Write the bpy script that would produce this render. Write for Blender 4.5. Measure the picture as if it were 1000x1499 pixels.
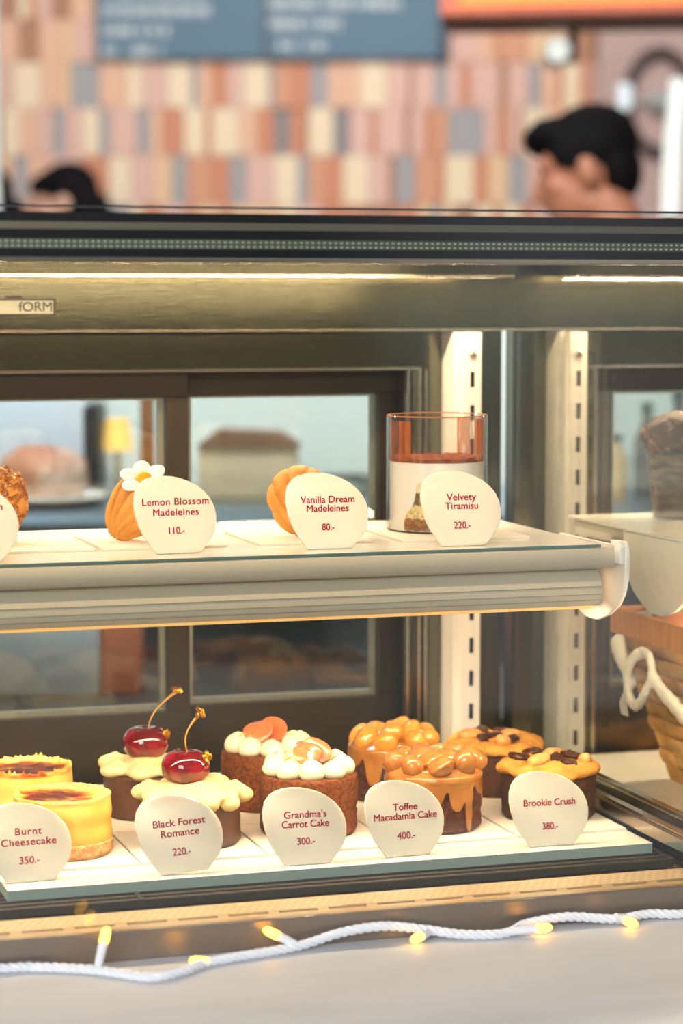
import bpy, bmesh, math, random
from mathutils import Vector, Matrix, noise, Euler
random.seed(11)
S = bpy.context.scene
COL = S.collection
R = math.radians
for o in list(bpy.data.objects):
    bpy.data.objects.remove(o)

# ------------------------------------------------------------------ camera
YAW, PITCH, FPX = 17.54, 5.15, 3542.0
CAM = Vector((0, 0, 1.38))
cd = bpy.data.cameras.new('camera')
cam = bpy.data.objects.new('camera', cd)
COL.objects.link(cam)
cam.location = CAM
cam.rotation_euler = (R(90 - PITCH), 0, R(-YAW))
cd.sensor_fit = 'HORIZONTAL'
cd.sensor_width = 24.0
cd.lens = FPX * 24.0 / 1000.0
cd.clip_start = 0.05
cd.dof.use_dof = True
cd.dof.focus_distance = 1.97
cd.dof.aperture_fstop = 4.6
S.camera = cam
# ------------------------------------------------------------------ world, light, exposure
VS = S.view_settings
S.display_settings.display_device = 'sRGB'
VS.view_transform = 'Standard'
VS.look = 'None'
VS.gamma = 1.0
VS.use_curve_mapping = False
VS.exposure = 0.0
S.cycles.max_bounces = 14
S.cycles.transparent_max_bounces = 40
S.cycles.glossy_bounces = 5
S.cycles.diffuse_bounces = 4
S.cycles.caustics_reflective = False
S.cycles.caustics_refractive = False
S.cycles.sample_clamp_indirect = 6.0
S.cycles.use_denoising = True

W = bpy.data.worlds.new('cafe_surroundings')
S.world = W
W.use_nodes = True
wn, wl = W.node_tree.nodes, W.node_tree.links
bg = wn['Background']
tcw = wn.new('ShaderNodeTexCoord')
nzw = wn.new('ShaderNodeTexNoise')
nzw.inputs['Scale'].default_value = 3.2
nzw.inputs['Detail'].default_value = 1.5
rpw = wn.new('ShaderNodeValToRGB')
rpw.color_ramp.elements[0].position = 0.45
rpw.color_ramp.elements[0].color = (0.075, 0.08, 0.085, 1)
rpw.color_ramp.elements[1].position = 0.70
rpw.color_ramp.elements[1].color = (1.0, 1.04, 1.10, 1)
wl.new(tcw.outputs['Generated'], nzw.inputs['Vector'])
wl.new(nzw.outputs['Fac'], rpw.inputs['Fac'])
wl.new(rpw.outputs['Color'], bg.inputs['Color'])
bg.inputs['Strength'].default_value = 0.62


def area(name, loc, target, sx, sy, energy, color):
    ld = bpy.data.lights.new(name, 'AREA')
    ld.shape = 'RECTANGLE'
    ld.size, ld.size_y, ld.energy, ld.color = sx, sy, energy, color
    o = bpy.data.objects.new(name, ld)
    COL.objects.link(o)
    o.location = loc
    d = Vector(target) - Vector(loc)
    o.rotation_euler = d.to_track_quat('-Z', 'Y').to_euler()
    return o


WARM = (1.0, 0.75, 0.49)
DAY = (1.0, 0.985, 0.955)
area('shop_window_daylight', (-1.5, -2.2, 2.35), (0.5, 1.9, 1.1), 2.6, 1.8, 190, DAY)
area('ceiling_light_hall', (2.2, 5.6, 3.6), (2.4, 8.6, 1.7), 3.0, 1.5, 118, (1.0, 0.95, 0.9))
area('ceiling_light_service', (0.6, 2.9, 3.1), (1.1, 3.7, 1.0), 1.5, 0.8, 120, (0.97, 0.98, 1.0))
# the light strips of the two cases (housings built with the cases, save the added front fill)
area('case_top_led', (0.40, 2.118, 1.3945), (0.40, 2.050, 1.0), 0.84, 0.016, 5.2, WARM)
area('added_front_fill', (0.40, 1.735, 1.402), (0.40, 1.93, 1.15), 0.88, 0.012, 1.5, WARM)  # unseen fill light added to brighten the shelf cards from the front
area('case_shelf_led', (0.36, 1.838, 1.1225), (0.36, 1.93, 0.93), 0.84, 0.016, 5.4, WARM)
area('neighbour_top_led', (1.32, 2.118, 1.3945), (1.32, 2.050, 1.0), 0.80, 0.016, 6.0, WARM)
area('neighbour_shelf_led', (1.31, 1.838, 1.1225), (1.29, 1.95, 0.93), 0.86, 0.016, 11.0, WARM)


# ------------------------------------------------------------------ helpers
def lin(h):
    h = h.lstrip('#')
    out = []
    for i in (0, 2, 4):
        c = int(h[i:i + 2], 16) / 255
        out.append(c / 12.92 if c <= 0.04045 else ((c + 0.055) / 1.055) ** 2.4)
    return (*out, 1)


def mat(name, col, rough=0.5, metal=0.0, spec=0.5, mix=None, bump=None, sss=0.0, coat=0.0, trans=0.0, ior=1.45, aniso=None):
    m = bpy.data.materials.new(name)
    m.use_nodes = True
    n, l = m.node_tree.nodes, m.node_tree.links
    b = n['Principled BSDF']
    b.inputs['Base Color'].default_value = lin(col)
    b.inputs['Roughness'].default_value = rough
    b.inputs['Metallic'].default_value = metal
    b.inputs['Specular IOR Level'].default_value = spec
    b.inputs['IOR'].default_value = ior
    if sss:
        b.inputs['Subsurface Weight'].default_value = sss
        b.inputs['Subsurface Scale'].default_value = 0.004
        b.inputs['Subsurface Radius'].default_value = (1.0, 0.6, 0.35)
    if coat:
        b.inputs['Coat Weight'].default_value = coat
        b.inputs['Coat Roughness'].default_value = 0.06
    if trans:
        b.inputs['Transmission Weight'].default_value = trans
    tc = n.new('ShaderNodeTexCoord')

    def nz(scale, detail=3.0, vec=None):
        t = n.new('ShaderNodeTexNoise')
        t.inputs['Scale'].default_value = scale
        t.inputs['Detail'].default_value = detail
        src = tc.outputs['Object']
        if vec:
            mp = n.new('ShaderNodeMapping')
            mp.inputs['Scale'].default_value = vec
            l.new(src, mp.inputs['Vector'])
            src = mp.outputs['Vector']
        l.new(src, t.inputs['Vector'])
        return t.outputs['Fac']
    if mix:                                   # (colour2, scale, lo, hi[, stretch])
        r = n.new('ShaderNodeMapRange')
        r.inputs['From Min'].default_value, r.inputs['From Max'].default_value = mix[2], mix[3]
        l.new(nz(mix[1], 4.0, mix[4] if len(mix) > 4 else None), r.inputs['Value'])
        mx = n.new('ShaderNodeMix')
        mx.data_type = 'RGBA'
        mx.inputs['A'].default_value = lin(col)
        mx.inputs['B'].default_value = lin(mix[0])
        l.new(r.outputs['Result'], mx.inputs['Factor'])
        l.new(mx.outputs['Result'], b.inputs['Base Color'])
    if bump:                                  # (scale, strength, distance[, stretch])
        bp = n.new('ShaderNodeBump')
        bp.inputs['Strength'].default_value = bump[1]
        bp.inputs['Distance'].default_value = bump[2]
        l.new(nz(bump[0], 5.0, bump[3] if len(bump) > 3 else None), bp.inputs['Height'])
        l.new(bp.outputs['Normal'], b.inputs['Normal'])
    return m


def glass(name, tint, power=5.0, base=0.04, film=None):
    """thin clear glass: clear transmission, reflection rising towards grazing angles"""
    m = bpy.data.materials.new(name)
    m.use_nodes = True
    n, l = m.node_tree.nodes, m.node_tree.links
    n.remove(n['Principled BSDF'])
    lw = n.new('ShaderNodeLayerWeight')
    lw.inputs['Blend'].default_value = 0.5
    pw = n.new('ShaderNodeMath')
    pw.operation = 'POWER'
    pw.inputs[1].default_value = power
    ma = n.new('ShaderNodeMath')
    ma.operation = 'MULTIPLY_ADD'
    ma.inputs[1].default_value = 1 - base
    ma.inputs[2].default_value = base
    tr = n.new('ShaderNodeBsdfTransparent')
    tr.inputs['Color'].default_value = tint
    gl = n.new('ShaderNodeBsdfGlossy')
    gl.inputs['Roughness'].default_value = 0.0
    mx = n.new('ShaderNodeMixShader')
    l.new(lw.outputs['Facing'], pw.inputs[0])
    l.new(pw.outputs[0], ma.inputs[0])
    l.new(ma.outputs[0], mx.inputs['Fac'])
    l.new(tr.outputs[0], mx.inputs[1])
    l.new(gl.outputs[0], mx.inputs[2])
    out = mx.outputs[0]
    if film:                                  # dust film: (colour, scale, lo, hi)
        tc = n.new('ShaderNodeTexCoord')
        mp = n.new('ShaderNodeMapping')
        mp.inputs['Scale'].default_value = (1, 1, 0.14)
        t = n.new('ShaderNodeTexNoise')
        t.inputs['Scale'].default_value = film[1]
        t.inputs['Detail'].default_value = 6
        r = n.new('ShaderNodeMapRange')
        r.inputs['From Min'].default_value, r.inputs['From Max'].default_value = film[2], film[3]
        r.inputs['To Max'].default_value = film[4]
        df = n.new('ShaderNodeBsdfDiffuse')
        df.inputs['Color'].default_value = lin(film[0])
        tl = n.new('ShaderNodeBsdfTranslucent')
        tl.inputs['Color'].default_value = lin(film[0])
        ad = n.new('ShaderNodeMixShader')
        l.new(df.outputs[0], ad.inputs[1])
        l.new(tl.outputs[0], ad.inputs[2])
        m2 = n.new('ShaderNodeMixShader')
        l.new(tc.outputs['Object'], mp.inputs['Vector'])
        l.new(mp.outputs[0], t.inputs['Vector'])
        l.new(t.outputs['Fac'], r.inputs['Value'])
        l.new(r.outputs['Result'], m2.inputs['Fac'])
        l.new(out, m2.inputs[1])
        l.new(ad.outputs[0], m2.inputs[2])
        out = m2.outputs[0]
    l.new(out, n['Material Output'].inputs['Surface'])
    return m


def emit(name, col, strength):
    m = bpy.data.materials.new(name)
    m.use_nodes = True
    b = m.node_tree.nodes['Principled BSDF']
    b.inputs['Base Color'].default_value = lin(col)
    b.inputs['Emission Color'].default_value = lin(col)
    b.inputs['Emission Strength'].default_value = strength
    return m


class B:
    """collects shapes in world (or thing-local) coordinates for ONE mesh"""
    def __init__(s):
        s.bm = bmesh.new()

    def box(s, x0, x1, y0, y1, z0, z1, bev=0.0, mi=0):
        r = bmesh.ops.create_cube(s.bm, size=1.0)
        vs = r['verts']
        for v in vs:
            v.co = Vector((x0 + (v.co.x + .5) * (x1 - x0), y0 + (v.co.y + .5) * (y1 - y0), z0 + (v.co.z + .5) * (z1 - z0)))
        fs = list({f for v in vs for f in v.link_faces})
        for f in fs:
            f.material_index = mi
        if bev > 0:
            es = list({e for v in vs for e in v.link_edges})
            g = bmesh.ops.bevel(s.bm, geom=es, offset=bev, segments=2, profile=.5, affect='EDGES')
            for f in g['faces']:
                f.material_index = mi
        return s

    def ball(s, c, rad, rot=None, sub=3, fn=None):
        r = bmesh.ops.create_icosphere(s.bm, subdivisions=sub, radius=1.0)
        M = rot.to_matrix() if rot else Matrix.Identity(3)
        rad = Vector(rad) if hasattr(rad, '__len__') else Vector((rad,) * 3)
        for v in r['verts']:
            p = v.co.copy()
            k = fn(p) if fn else 1.0
            v.co = M @ Vector((p.x * rad.x * k, p.y * rad.y * k, p.z * rad.z * k)) + Vector(c)
        return s

    def lathe(s, prof, seg=64, c=(0, 0, 0), fn=None):
        rings = []
        for (r, z) in prof:
            if r < 1e-6:
                rings.append([s.bm.verts.new((c[0], c[1], c[2] + z))])
                continue
            ring = []
            for k in range(seg):
                a = 2 * math.pi * k / seg
                p = Vector((r * math.cos(a), r * math.sin(a), z))
                if fn:
                    p = fn(p)
                ring.append(s.bm.verts.new(p + Vector(c)))
            rings.append(ring)
        for a, b in zip(rings, rings[1:]):
            for k in range(seg):
                k2 = (k + 1) % seg
                if len(a) == 1 and len(b) == 1:
                    continue
                if len(a) == 1:
                    s.bm.faces.new((a[0], b[k2], b[k]))
                elif len(b) == 1:
                    s.bm.faces.new((a[k], a[k2], b[0]))
                else:
                    s.bm.faces.new((a[k], a[k2], b[k2], b[k]))
        return s

    def tube(s, pts, rad, seg=10, cap=True):
        pts = [Vector(p) for p in pts]
        n = len(pts)
        rads = rad if hasattr(rad, '__len__') else [rad] * n
        up = Vector((0, 0, 1))
        rings = []
        prev = None
        for i, p in enumerate(pts):
            t = (pts[min(i + 1, n - 1)] - pts[max(i - 1, 0)]).normalized()
            if prev is None:
                a = t.cross(up if abs(t.z) < .9 else Vector((1, 0, 0))).normalized()
            else:
                a = (prev - t * prev.dot(t)).normalized()
            prev = a
            b = t.cross(a)
            rings.append([s.bm.verts.new(p + (a * math.cos(2 * math.pi * k / seg) + b * math.sin(2 * math.pi * k / seg)) * rads[i]) for k in range(seg)])
        for q, w in zip(rings, rings[1:]):
            for k in range(seg):
                s.bm.faces.new((q[k], q[(k + 1) % seg], w[(k + 1) % seg], w[k]))
        if cap:
            s.bm.faces.new(rings[0][::-1])
            s.bm.faces.new(rings[-1])
        return s

    def prism(s, poly, ax, a0, a1, bev=0.0):
        """extrude polygon. ax 'x': poly=(y,z); ax 'y': poly=(x,z); ax 'z': poly=(x,y)"""
        def P(u, v, a):
            return {'x': (a, u, v), 'y': (u, a, v), 'z': (u, v, a)}[ax]
        lo = [s.bm.verts.new(P(u, v, a0)) for u, v in poly]
        hi = [s.bm.verts.new(P(u, v, a1)) for u, v in poly]
        n = len(poly)
        fs = [s.bm.faces.new(lo[::-1]), s.bm.faces.new(hi)]
        for k in range(n):
            fs.append(s.bm.faces.new((lo[k], lo[(k + 1) % n], hi[(k + 1) % n], hi[k])))
        if bev:
            es = [e for f in fs[:2] for e in f.edges]
            bmesh.ops.bevel(s.bm, geom=es, offset=bev, segments=2, profile=.5, affect='EDGES')
        return s

    def jitter(s, amp, scale, seed=0.0, axis=None):
        s.bm.normal_update()
        off = Vector((seed * 3.1, seed * 1.7, seed * 2.3))
        for v in s.bm.verts:
            d = noise.fractal(v.co * scale + off, 1.0, 2.0, 4) * amp
            v.co += v.normal * d
        return s


def obj(name, b, m, parent=None, smooth=True, local=False, angle=40):
    bm = b.bm
    bmesh.ops.recalc_face_normals(bm, faces=bm.faces)
    if parent is not None and not local:
        loc = parent.location.copy()
        pp = parent.parent
        while pp:
            loc += pp.location
            pp = pp.parent
        bmesh.ops.translate(bm, verts=bm.verts, vec=-loc)
    me = bpy.data.meshes.new(name)
    bm.to_mesh(me)
    bm.free()
    for x in (m if isinstance(m, (list, tuple)) else [m]):
        me.materials.append(x)
    o = bpy.data.objects.new(name, me)
    COL.objects.link(o)
    if smooth:
        me.shade_smooth()
        if angle:
            me.set_sharp_from_angle(angle=R(angle))
    if parent is not None:
        o.parent = parent
    return o


def fuse(o, voxel, smooth=4, factor=0.5):
    """melt the shapes of one object into one continuous surface"""
    md = o.modifiers.new('r', 'REMESH')
    md.mode = 'VOXEL'
    md.voxel_size = voxel
    sm = o.modifiers.new('s', 'SMOOTH')
    sm.iterations = smooth
    sm.factor = factor
    dg = bpy.context.evaluated_depsgraph_get()
    dg.update()
    me = bpy.data.meshes.new_from_object(o.evaluated_get(dg))
    mats = list(o.data.materials)
    o.modifiers.clear()
    o.data = me
    me.materials.clear()
    for x in mats:
        me.materials.append(x)
    me.shade_smooth()
    return o


def tag(o, label=None, cat=None, group=None, kind=None):
    if label:
        o['label'] = label
    if cat:
        o['category'] = cat
    if group:
        o['group'] = group
    if kind:
        o['kind'] = kind
    return o


def thing(name, label, cat, loc=(0, 0, 0), rot=(0, 0, 0), group=None):
    o = bpy.data.objects.new(name, None)
    o.empty_display_size = 0.02
    COL.objects.link(o)
    o.location, o.rotation_euler = loc, rot
    return tag(o, label, cat, group)


def copy_tree(o, parent=None):
    c = o.copy()
    COL.objects.link(c)
    c.parent = parent
    for ch in list(o.children):
        copy_tree(ch, c)
    return c


def again(o, label, loc, rz=0.0, group=None):
    c = copy_tree(o)
    c['label'] = label
    c.location = loc
    c.rotation_euler = (0, 0, rz)
    if group:
        c['group'] = group
    return c


def text_mesh(name, txt, width, cap, m, parent, loc, rot, thick=0.0004, bold=0.0):
    cu = bpy.data.curves.new(name, 'FONT')
    cu.body = txt
    cu.align_x = 'CENTER'
    cu.align_y = 'CENTER'
    cu.size = 1.0
    cu.offset = 0.0
    t = bpy.data.objects.new('t', cu)
    COL.objects.link(t)
    dg = bpy.context.evaluated_depsgraph_get()
    ky = cap / 0.70
    for sp_ in (1.0, 1.08, 1.16, 1.24, 1.32, 1.4):
        cu.space_character = sp_
        dg.update()
        me = bpy.data.meshes.new_from_object(t.evaluated_get(dg))
        xs = [v.co.x for v in me.vertices]
        ys = [v.co.y for v in me.vertices]
        k = width / (max(xs) - min(xs))
        if k / ky < 1.08:
            break
    bpy.data.objects.remove(t)
    ky = cap / 0.70
    cx = (max(xs) + min(xs)) / 2
    bm = bmesh.new()
    bm.from_mesh(me)
    for v in bm.verts:
        v.co = Vector(((v.co.x - cx) * k, (v.co.y - 0.0) * ky, 0))
    if bold:
        base = list(bm.faces)
        for dx, dy in ((bold, 0), (0, bold * .8), (bold, bold * .8)):
            dup = bmesh.ops.duplicate(bm, geom=base)
            for v in [e for e in dup['geom'] if isinstance(e, bmesh.types.BMVert)]:
                v.co.x += dx
                v.co.y += dy
    ext = bmesh.ops.extrude_face_region(bm, geom=list(bm.faces))
    for v in [e for e in ext['geom'] if isinstance(e, bmesh.types.BMVert)]:
        v.co.z += thick
    b = B()
    b.bm.free()
    b.bm = bm
    o = obj(name, b, m, parent, smooth=False, local=True)
    o.location, o.rotation_euler = loc, rot
    return o


# frame of the back of the room (square to the camera's heading)
FWD = Vector((math.sin(R(YAW)), math.cos(R(YAW)), 0))
RGT = Vector((math.cos(R(YAW)), -math.sin(R(YAW)), 0))


def room(s, d, z):
    """point s metres right of and d metres ahead of the camera's heading"""
    p = CAM + RGT * s + FWD * d
    return Vector((p.x, p.y, z))


ROOMROT = (0, 0, R(-YAW))

# ------------------------------------------------------------------ materials
STEEL = mat('brushed_steel', '#6a6a5b', 0.17, 1.0, bump=(60, .05, .002, (0.4, 1, 14)))
STEELD = mat('steel_dark', '#5a594c', 0.22, 1.0, bump=(60, .05, .002, (0.4, 1, 14)))
STEELB = mat('bright_edge_steel', '#e2d6c0', 0.18, 1.0)
BAND = mat('bronze_steel_band', '#8f847a', 0.28, 0.6, bump=(50, .1, .002, (0.4, 1, 10)))
VENT = mat('vent_strip_steel', '#dcc7a4', 0.45, 0.75)
BLACK = mat('black_frame', '#14161a', 0.28)
BRONZE = mat('dark_bronze_frame', '#2a241d', 0.4, 0.2)
GRILLE = mat('dark_grille', '#3a342a', 0.42, 0.4)
DARKIN = mat('slot_darkness', '#0c0b0a', 0.7)
POSTW = mat('white_upright_metal', '#e9e4da', 0.35)
WHITEPL = mat('white_plastic', '#f2f0ea', 0.4, sss=0.35)
RAILW = mat('pale_grey_rail', '#c3b9a4', 0.38)
BOARDW = mat('white_board_top', '#f2eee4', 0.18)
BOARDE = mat('grey_green_board_edge', '#93a7a2', 0.5)
GLEDGE = mat('glass_shelf_edge', '#5c7a74', 0.2)
TILE = mat('cream_card_tile', '#f1e9da', 0.45)
CARD = mat('glossy_white_card', '#f7eedc', 0.25, sss=0.5)
RED = mat('red_lettering', '#e23048', 0.6, spec=.2)
CLEAR = glass('clear_case_glass', (0.98, 0.982, 0.972, 1))
SIDEG = glass('clear_side_glass', (0.98, 0.985, 0.975, 1), power=5.5, base=0.02)
PANE = glass('door_pane_glass', (0.93, 0.95, 0.945, 1), base=0.05)
TUMBLER = glass('tumbler_glass', (0.99, 0.99, 0.985, 1), power=3.0, base=0.045)
LEDM = emit('led_strip_diffuser', '#ffd9a0', 6.0)
STONE = mat('pale_stone_counter', '#d3d6db', .4, mix=('#c9cacc', 5, .45, .7, (1, 3, 1)), bump=(40, .05, .002))

# ------------------------------------------------------------------ the room
fl = B().box(-4, 9, -4, 14, -0.1, 0)
tag(obj('floor', fl, mat('floor_concrete', '#8d877e', .5, mix=('#77726a', 2, .4, .6))), kind='structure')

WD = 9.0
pal = {'p': '#d9a98f', 'c': '#e3d2b4', 'k': '#d0a79e', 't': '#bd7455', 'g': '#8a8f98', 'd': '#6d6f78', 'b': '#9a6a50', 'r': '#c58768', 'o': '#d7b48e'}


def soften(h, k=.20, m=(218, 182, 150)):
    c = [int(h[i:i + 2], 16) for i in (1, 3, 5)]
    return '#%02x%02x%02x' % tuple(round(a * (1 - k) + b_ * k) for a, b_ in zip(c, m))


pal = {k_: soften(v_) for k_, v_ in pal.items()}
keys = list(pal)
tilemats = []
for k in keys:
    tilemats.append(mat('wood_block_' + k, pal[k], .6, mix=(pal[k], 3, .4, .6), bump=(14, .15, .01, (6, 6, .6))))
ROWA = "150p190 190c212 212k248 248c283 283g293 293p312 312t335 335k358 358c395 395g403 403r428 428t455 455g480 480p502 502p527 527c565 565k598 598b603 603k635 635g652 652k672 672t687 687k728 728b740 740k770 770g788 788p812 812t820 820c845 845t858 858k890"
ROWB = "0b10 10c35 35p60 60k82 82g100 100k124 124c150 150g164 164k205 205g223 223p240 240t272 272c303 303t312 312c352 352p378 378t402 402d425 425t445 445b452 452c488 488d512 512k542 542t552 552k592 592b600 600k620 620t632 632r654 654g706 706k726 726t742 742k757 757b763 763c800 800p830"
ROWC = "0p25 25g45 45p75 75k125 125t162 162c196 196k226 226o254 254g276 276r312 312t338 338g362 362k402 402c437 437g452 452r478 478t502 502c540 540k568 568b578 578g606 606r640 640t650 650c692 692t712 712o742 742g769 769k800 800p830"


def parse(row):
    out = []
    for tok in row.split():
        i = next(j for j, ch in enumerate(tok) if ch.isalpha())
        out.append((int(tok[:i]), tok[i], int(tok[i + 1:])))
    return out


def wz(v):
    return 1.38 - (v - 431) / FPX * WD


def ws(u):
    return (u - 500) / FPX * WD


rng = random.Random(5)
wb = B()
rows = [(37, 98, None), (98, 163, ROWA), (163, 231, ROWB), (231, 302, ROWC)]
edges = [-520, -450, -380, -310, -243, -172, -103, -33, 37, 98, 163, 231, 302, 372, 442, 512, 582, 652, 722, 792]
for i in range(len(edges) - 1):
    v0, v1 = edges[i], edges[i + 1]
    spec = {98: ROWA, 163: ROWB, 231: ROWC}.get(v0)
    spans = parse(spec) if spec else []
    lo = spans[0][0] if spans else 0
    hi = spans[-1][2] if spans else 0
    u = lo
    while u > -700:
        w = rng.choice((14, 20, 26, 30, 34, 40))
        spans.append((u - w, rng.choice('ppckktgrobo'), u))
        u -= w
    u = hi
    while u < 1500:
        w = rng.choice((14, 20, 26, 30, 34, 40))
        spans.append((u, rng.choice('ppckktgrobo'), u + w))
        u += w
    for (a, k, c) in spans:
        dep = {'b': .0, 't': .006, 'g': .004, 'd': .0}.get(k, .012) + rng.random() * .010
        wb.box(ws(a) + .0012, ws(c) - .0012, -dep, .06, wz(v1) + .001, wz(v0) - .001, mi=keys.index(k))
wb.box(ws(-700), ws(1500), .055, .12, wz(792) - .01, wz(-520) + .01, mi=keys.index('b'))
wall = obj('wall_back', wb, tilemats, smooth=False)
wall.location = room(0, WD, 0)
wall.rotation_euler = ROOMROT
tag(wall, kind='structure')
o = obj('wall_lower', B().box(-3.2, 2.8, -.02, .12, 0, wz(792) - .01), mat('lower_wall_paint', '#8f7c6c', .6))
o.location, o.rotation_euler = room(0, WD, 0), ROOMROT
tag(o, kind='structure')
o = obj('wall_right', B().box(ws(868), 2.8, -.10, -.03, 0, 2.6), mat('dusty_pink_plaster', '#bba19c', .7, mix=('#b09690', 3, .4, .6)))
o.location, o.rotation_euler = room(0, WD, 0), ROOMROT
tag(o, kind='structure')
o = obj('trim_1', B().box(-.565, -.535, -.03, .03, 0, 2.6, .004), mat('pale_green_door_post', '#d5ddd8', .4))
o.location, o.rotation_euler = room(-.026, 4.0, 0), ROOMROT
tag(o, kind='structure')

# menu board
MB = thing('menu_board', 'blue grey menu board with white lettering on the tiled wall', 'menu board', room(0, WD - .06, 0), ROOMROT)
SLATE = mat('slate_blue_board', '#4d6b7f', .55)
CHALK = mat('white_menu_lettering', '#c9d2d6', .6)


def mz(v):
    return 1.38 - (v - 431) / FPX * (WD - .06)


def ms(u):
    return (u - 500) / FPX * (WD - .06)


for a, c in ((146, 388), (391, 643)):
    p = obj('panel', B().box(ms(a), ms(c), 0, .03, mz(92), mz(-150), .004), SLATE, MB, local=True, smooth=False)
    r2 = random.Random(a)
    lines = [(10, 300, -2), (10, 160, 24), (10, 112, 53), (10, 92, 82)] if a < 300 else [(10, 100, -45), (6, 196, 14), (6, 104, 43), (6, 86, 74)]
    lines += [(10, 130, -28), (10, 140, -80), (10, 100, -110)]
    lines[0] = (10, 155, lines[0][2])
    for (x0, x1, v) in lines:
        u = a + x0
        lb = None
        while u < a + x1:
            w = r2.choice((4, 5, 6, 7))
            k = r2.random()
            if k > .12:
                lb = lb or B()
                u0, u1, top, bot = ms(u), ms(u + w), mz(v - 8), mz(v + 8)
                lb.box(u0 - .006, u1 + .001, -.006, .001, (top + bot) / 2 - .006, (top + bot) / 2 + .006)
                lb.box(u0, u0 + (u1 - u0) * .38, -.006, .001, bot, top)
                if k > .45:
                    lb.box(u0, u1, -.006, .001, top - .012, top)
                if k > .65:
                    lb.box(u0, u1, -.006, .001, bot, bot + .012)
                if .3 < k < .8:
                    lb.box(u1 - (u1 - u0) * .3, u1, -.006, .001, bot, top)
            elif lb:
                obj('menu_word', lb, CHALK, p, local=True, smooth=False)
                lb = None
            u += w + 2
        if lb:
            obj('menu_word', lb, CHALK, p, local=True, smooth=False)
obj('edge_shade_strip', B().box(ms(645), ms(656), 0, .05, mz(92), mz(-150), .004), mat('board_edge_shade', '#3a3f48', .5), MB, local=True, smooth=False)  # dark strip puts the shading at the right edge into colour

# orange canopy top right
CB = thing('canopy_beam', 'glowing orange canopy beam hanging top right of the wall', 'beam', room(0, 6.2, 0), (0, 0, R(-YAW - 8)))
obj('fascia', B().prism([(.25, 2.075), (2.2, 2.075), (2.2, 2.6), (.25, 2.6)], 'y', 0, .04, .004), mat('orange_lacquer', '#d2683a', .4, mix=('#c4582c', 5, .4, .6)), CB, local=True, smooth=False)
obj('light_strip', B().box(.30, 2.2, -.008, .004, 2.098, 2.150, .003), emit('orange_light_strip', '#ff7a2a', .85), CB, local=True, smooth=False)
obj('soffit', B().box(.25, 2.2, .04, .30, 2.062, 2.075, .002), mat('dark_brown_soffit', '#5b2f1c', .6), CB, local=True, smooth=False)
for k in (0.3, 2.1):
    obj('hanger', B().box(k, k + .03, .2, .23, 2.07, 3.4), BLACK, CB, local=True, smooth=False)
SP = thing('track_spotlight', 'small white spotlight fixed under the orange beam', 'spotlight', room(.565, 6.45, 2.035), ROOMROT)
obj('lamp_head', B().tube([(0, -.05, -.02), (0, .0, -.028), (0, .06, -.034)], [.03, .035, .03], 16), WHITEPL, SP, local=True)
obj('lens', B().ball((0, -.052, -.02), (.031, .006, .031)), emit('lit_spot_lens', '#e8ede6', .8), SP, local=True)
obj('bracket', B().box(.03, .055, -.02, .03, -.05, .03, .004), BLACK, SP, local=True)

# oval mirror, sconce, lamp post at the right
b = B()
for k in range(1):
    pts = [(ms(957) + .118 * math.cos(a), -.135, mz(155) + .178 * math.sin(a)) for a in [2 * math.pi * i / 48 for i in range(49)]]
    b.tube(pts, .020, 10, cap=False)
RM = thing('oval_hoop', 'dark oval hoop hung on the pink wall behind the man', 'wall hoop', room(0, WD, 0), ROOMROT)
obj('rim', b, mat('dark_hoop', '#4b3a38', .5), RM, local=True)
obj('boss', B().ball((ms(957), -.13, mz(155)), (.04, .035, .045)).box(ms(957) - .10, ms(957) + .10, -.128, -.108, mz(155) - .01, mz(155) + .01), mat('grey_boss', '#a6a6a4', .4), RM, local=True)
SC = thing('wall_sconce', 'small white wall lamp between the man and the oval hoop', 'wall lamp', room(0, WD, 0), ROOMROT)
obj('shade', B().lathe([(0, -.05), (.024, -.045), (.028, 0), (.024, .045), (0, .05)], 24, (ms(905), -.16, mz(150))), emit('lit_opal_shade', '#cfdae0', .55), SC, local=True)
obj('wall_plate', B().box(ms(905) - .02, ms(905) + .02, -.13, -.098, mz(150) - .03, mz(150) + .03, .004), BLACK, SC, local=True)
LP = thing('lamp_post', 'tall white tube lamp standing at the right edge', 'lamp', room(.852, 6.3, 0), ROOMROT)
obj('base', B().lathe([(0, 0), (.14, 0), (.14, .02), (0, .03)], 32), BLACK, LP, local=True)
obj('stem', B().lathe([(.012, .02), (.012, 1.60)], 16), BLACK, LP, local=True)
pts = [(0.0, 0, 1.58), (.004, 0, 1.75), (.018, 0, 1.93)]
obj('tube_shade', B().tube(pts, .026, 20), emit('white_tube_shade', '#e6eae2', .55), LP, local=True)

# ------------------------------------------------------------------ people
SKIN = mat('skin', '#a96f53', .5, sss=.1)
SKIN2 = mat('skin_pale', '#d3a48c', .5, sss=.1)
HAIR = mat('black_hair', '#090708', .75, spec=.15)


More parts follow.
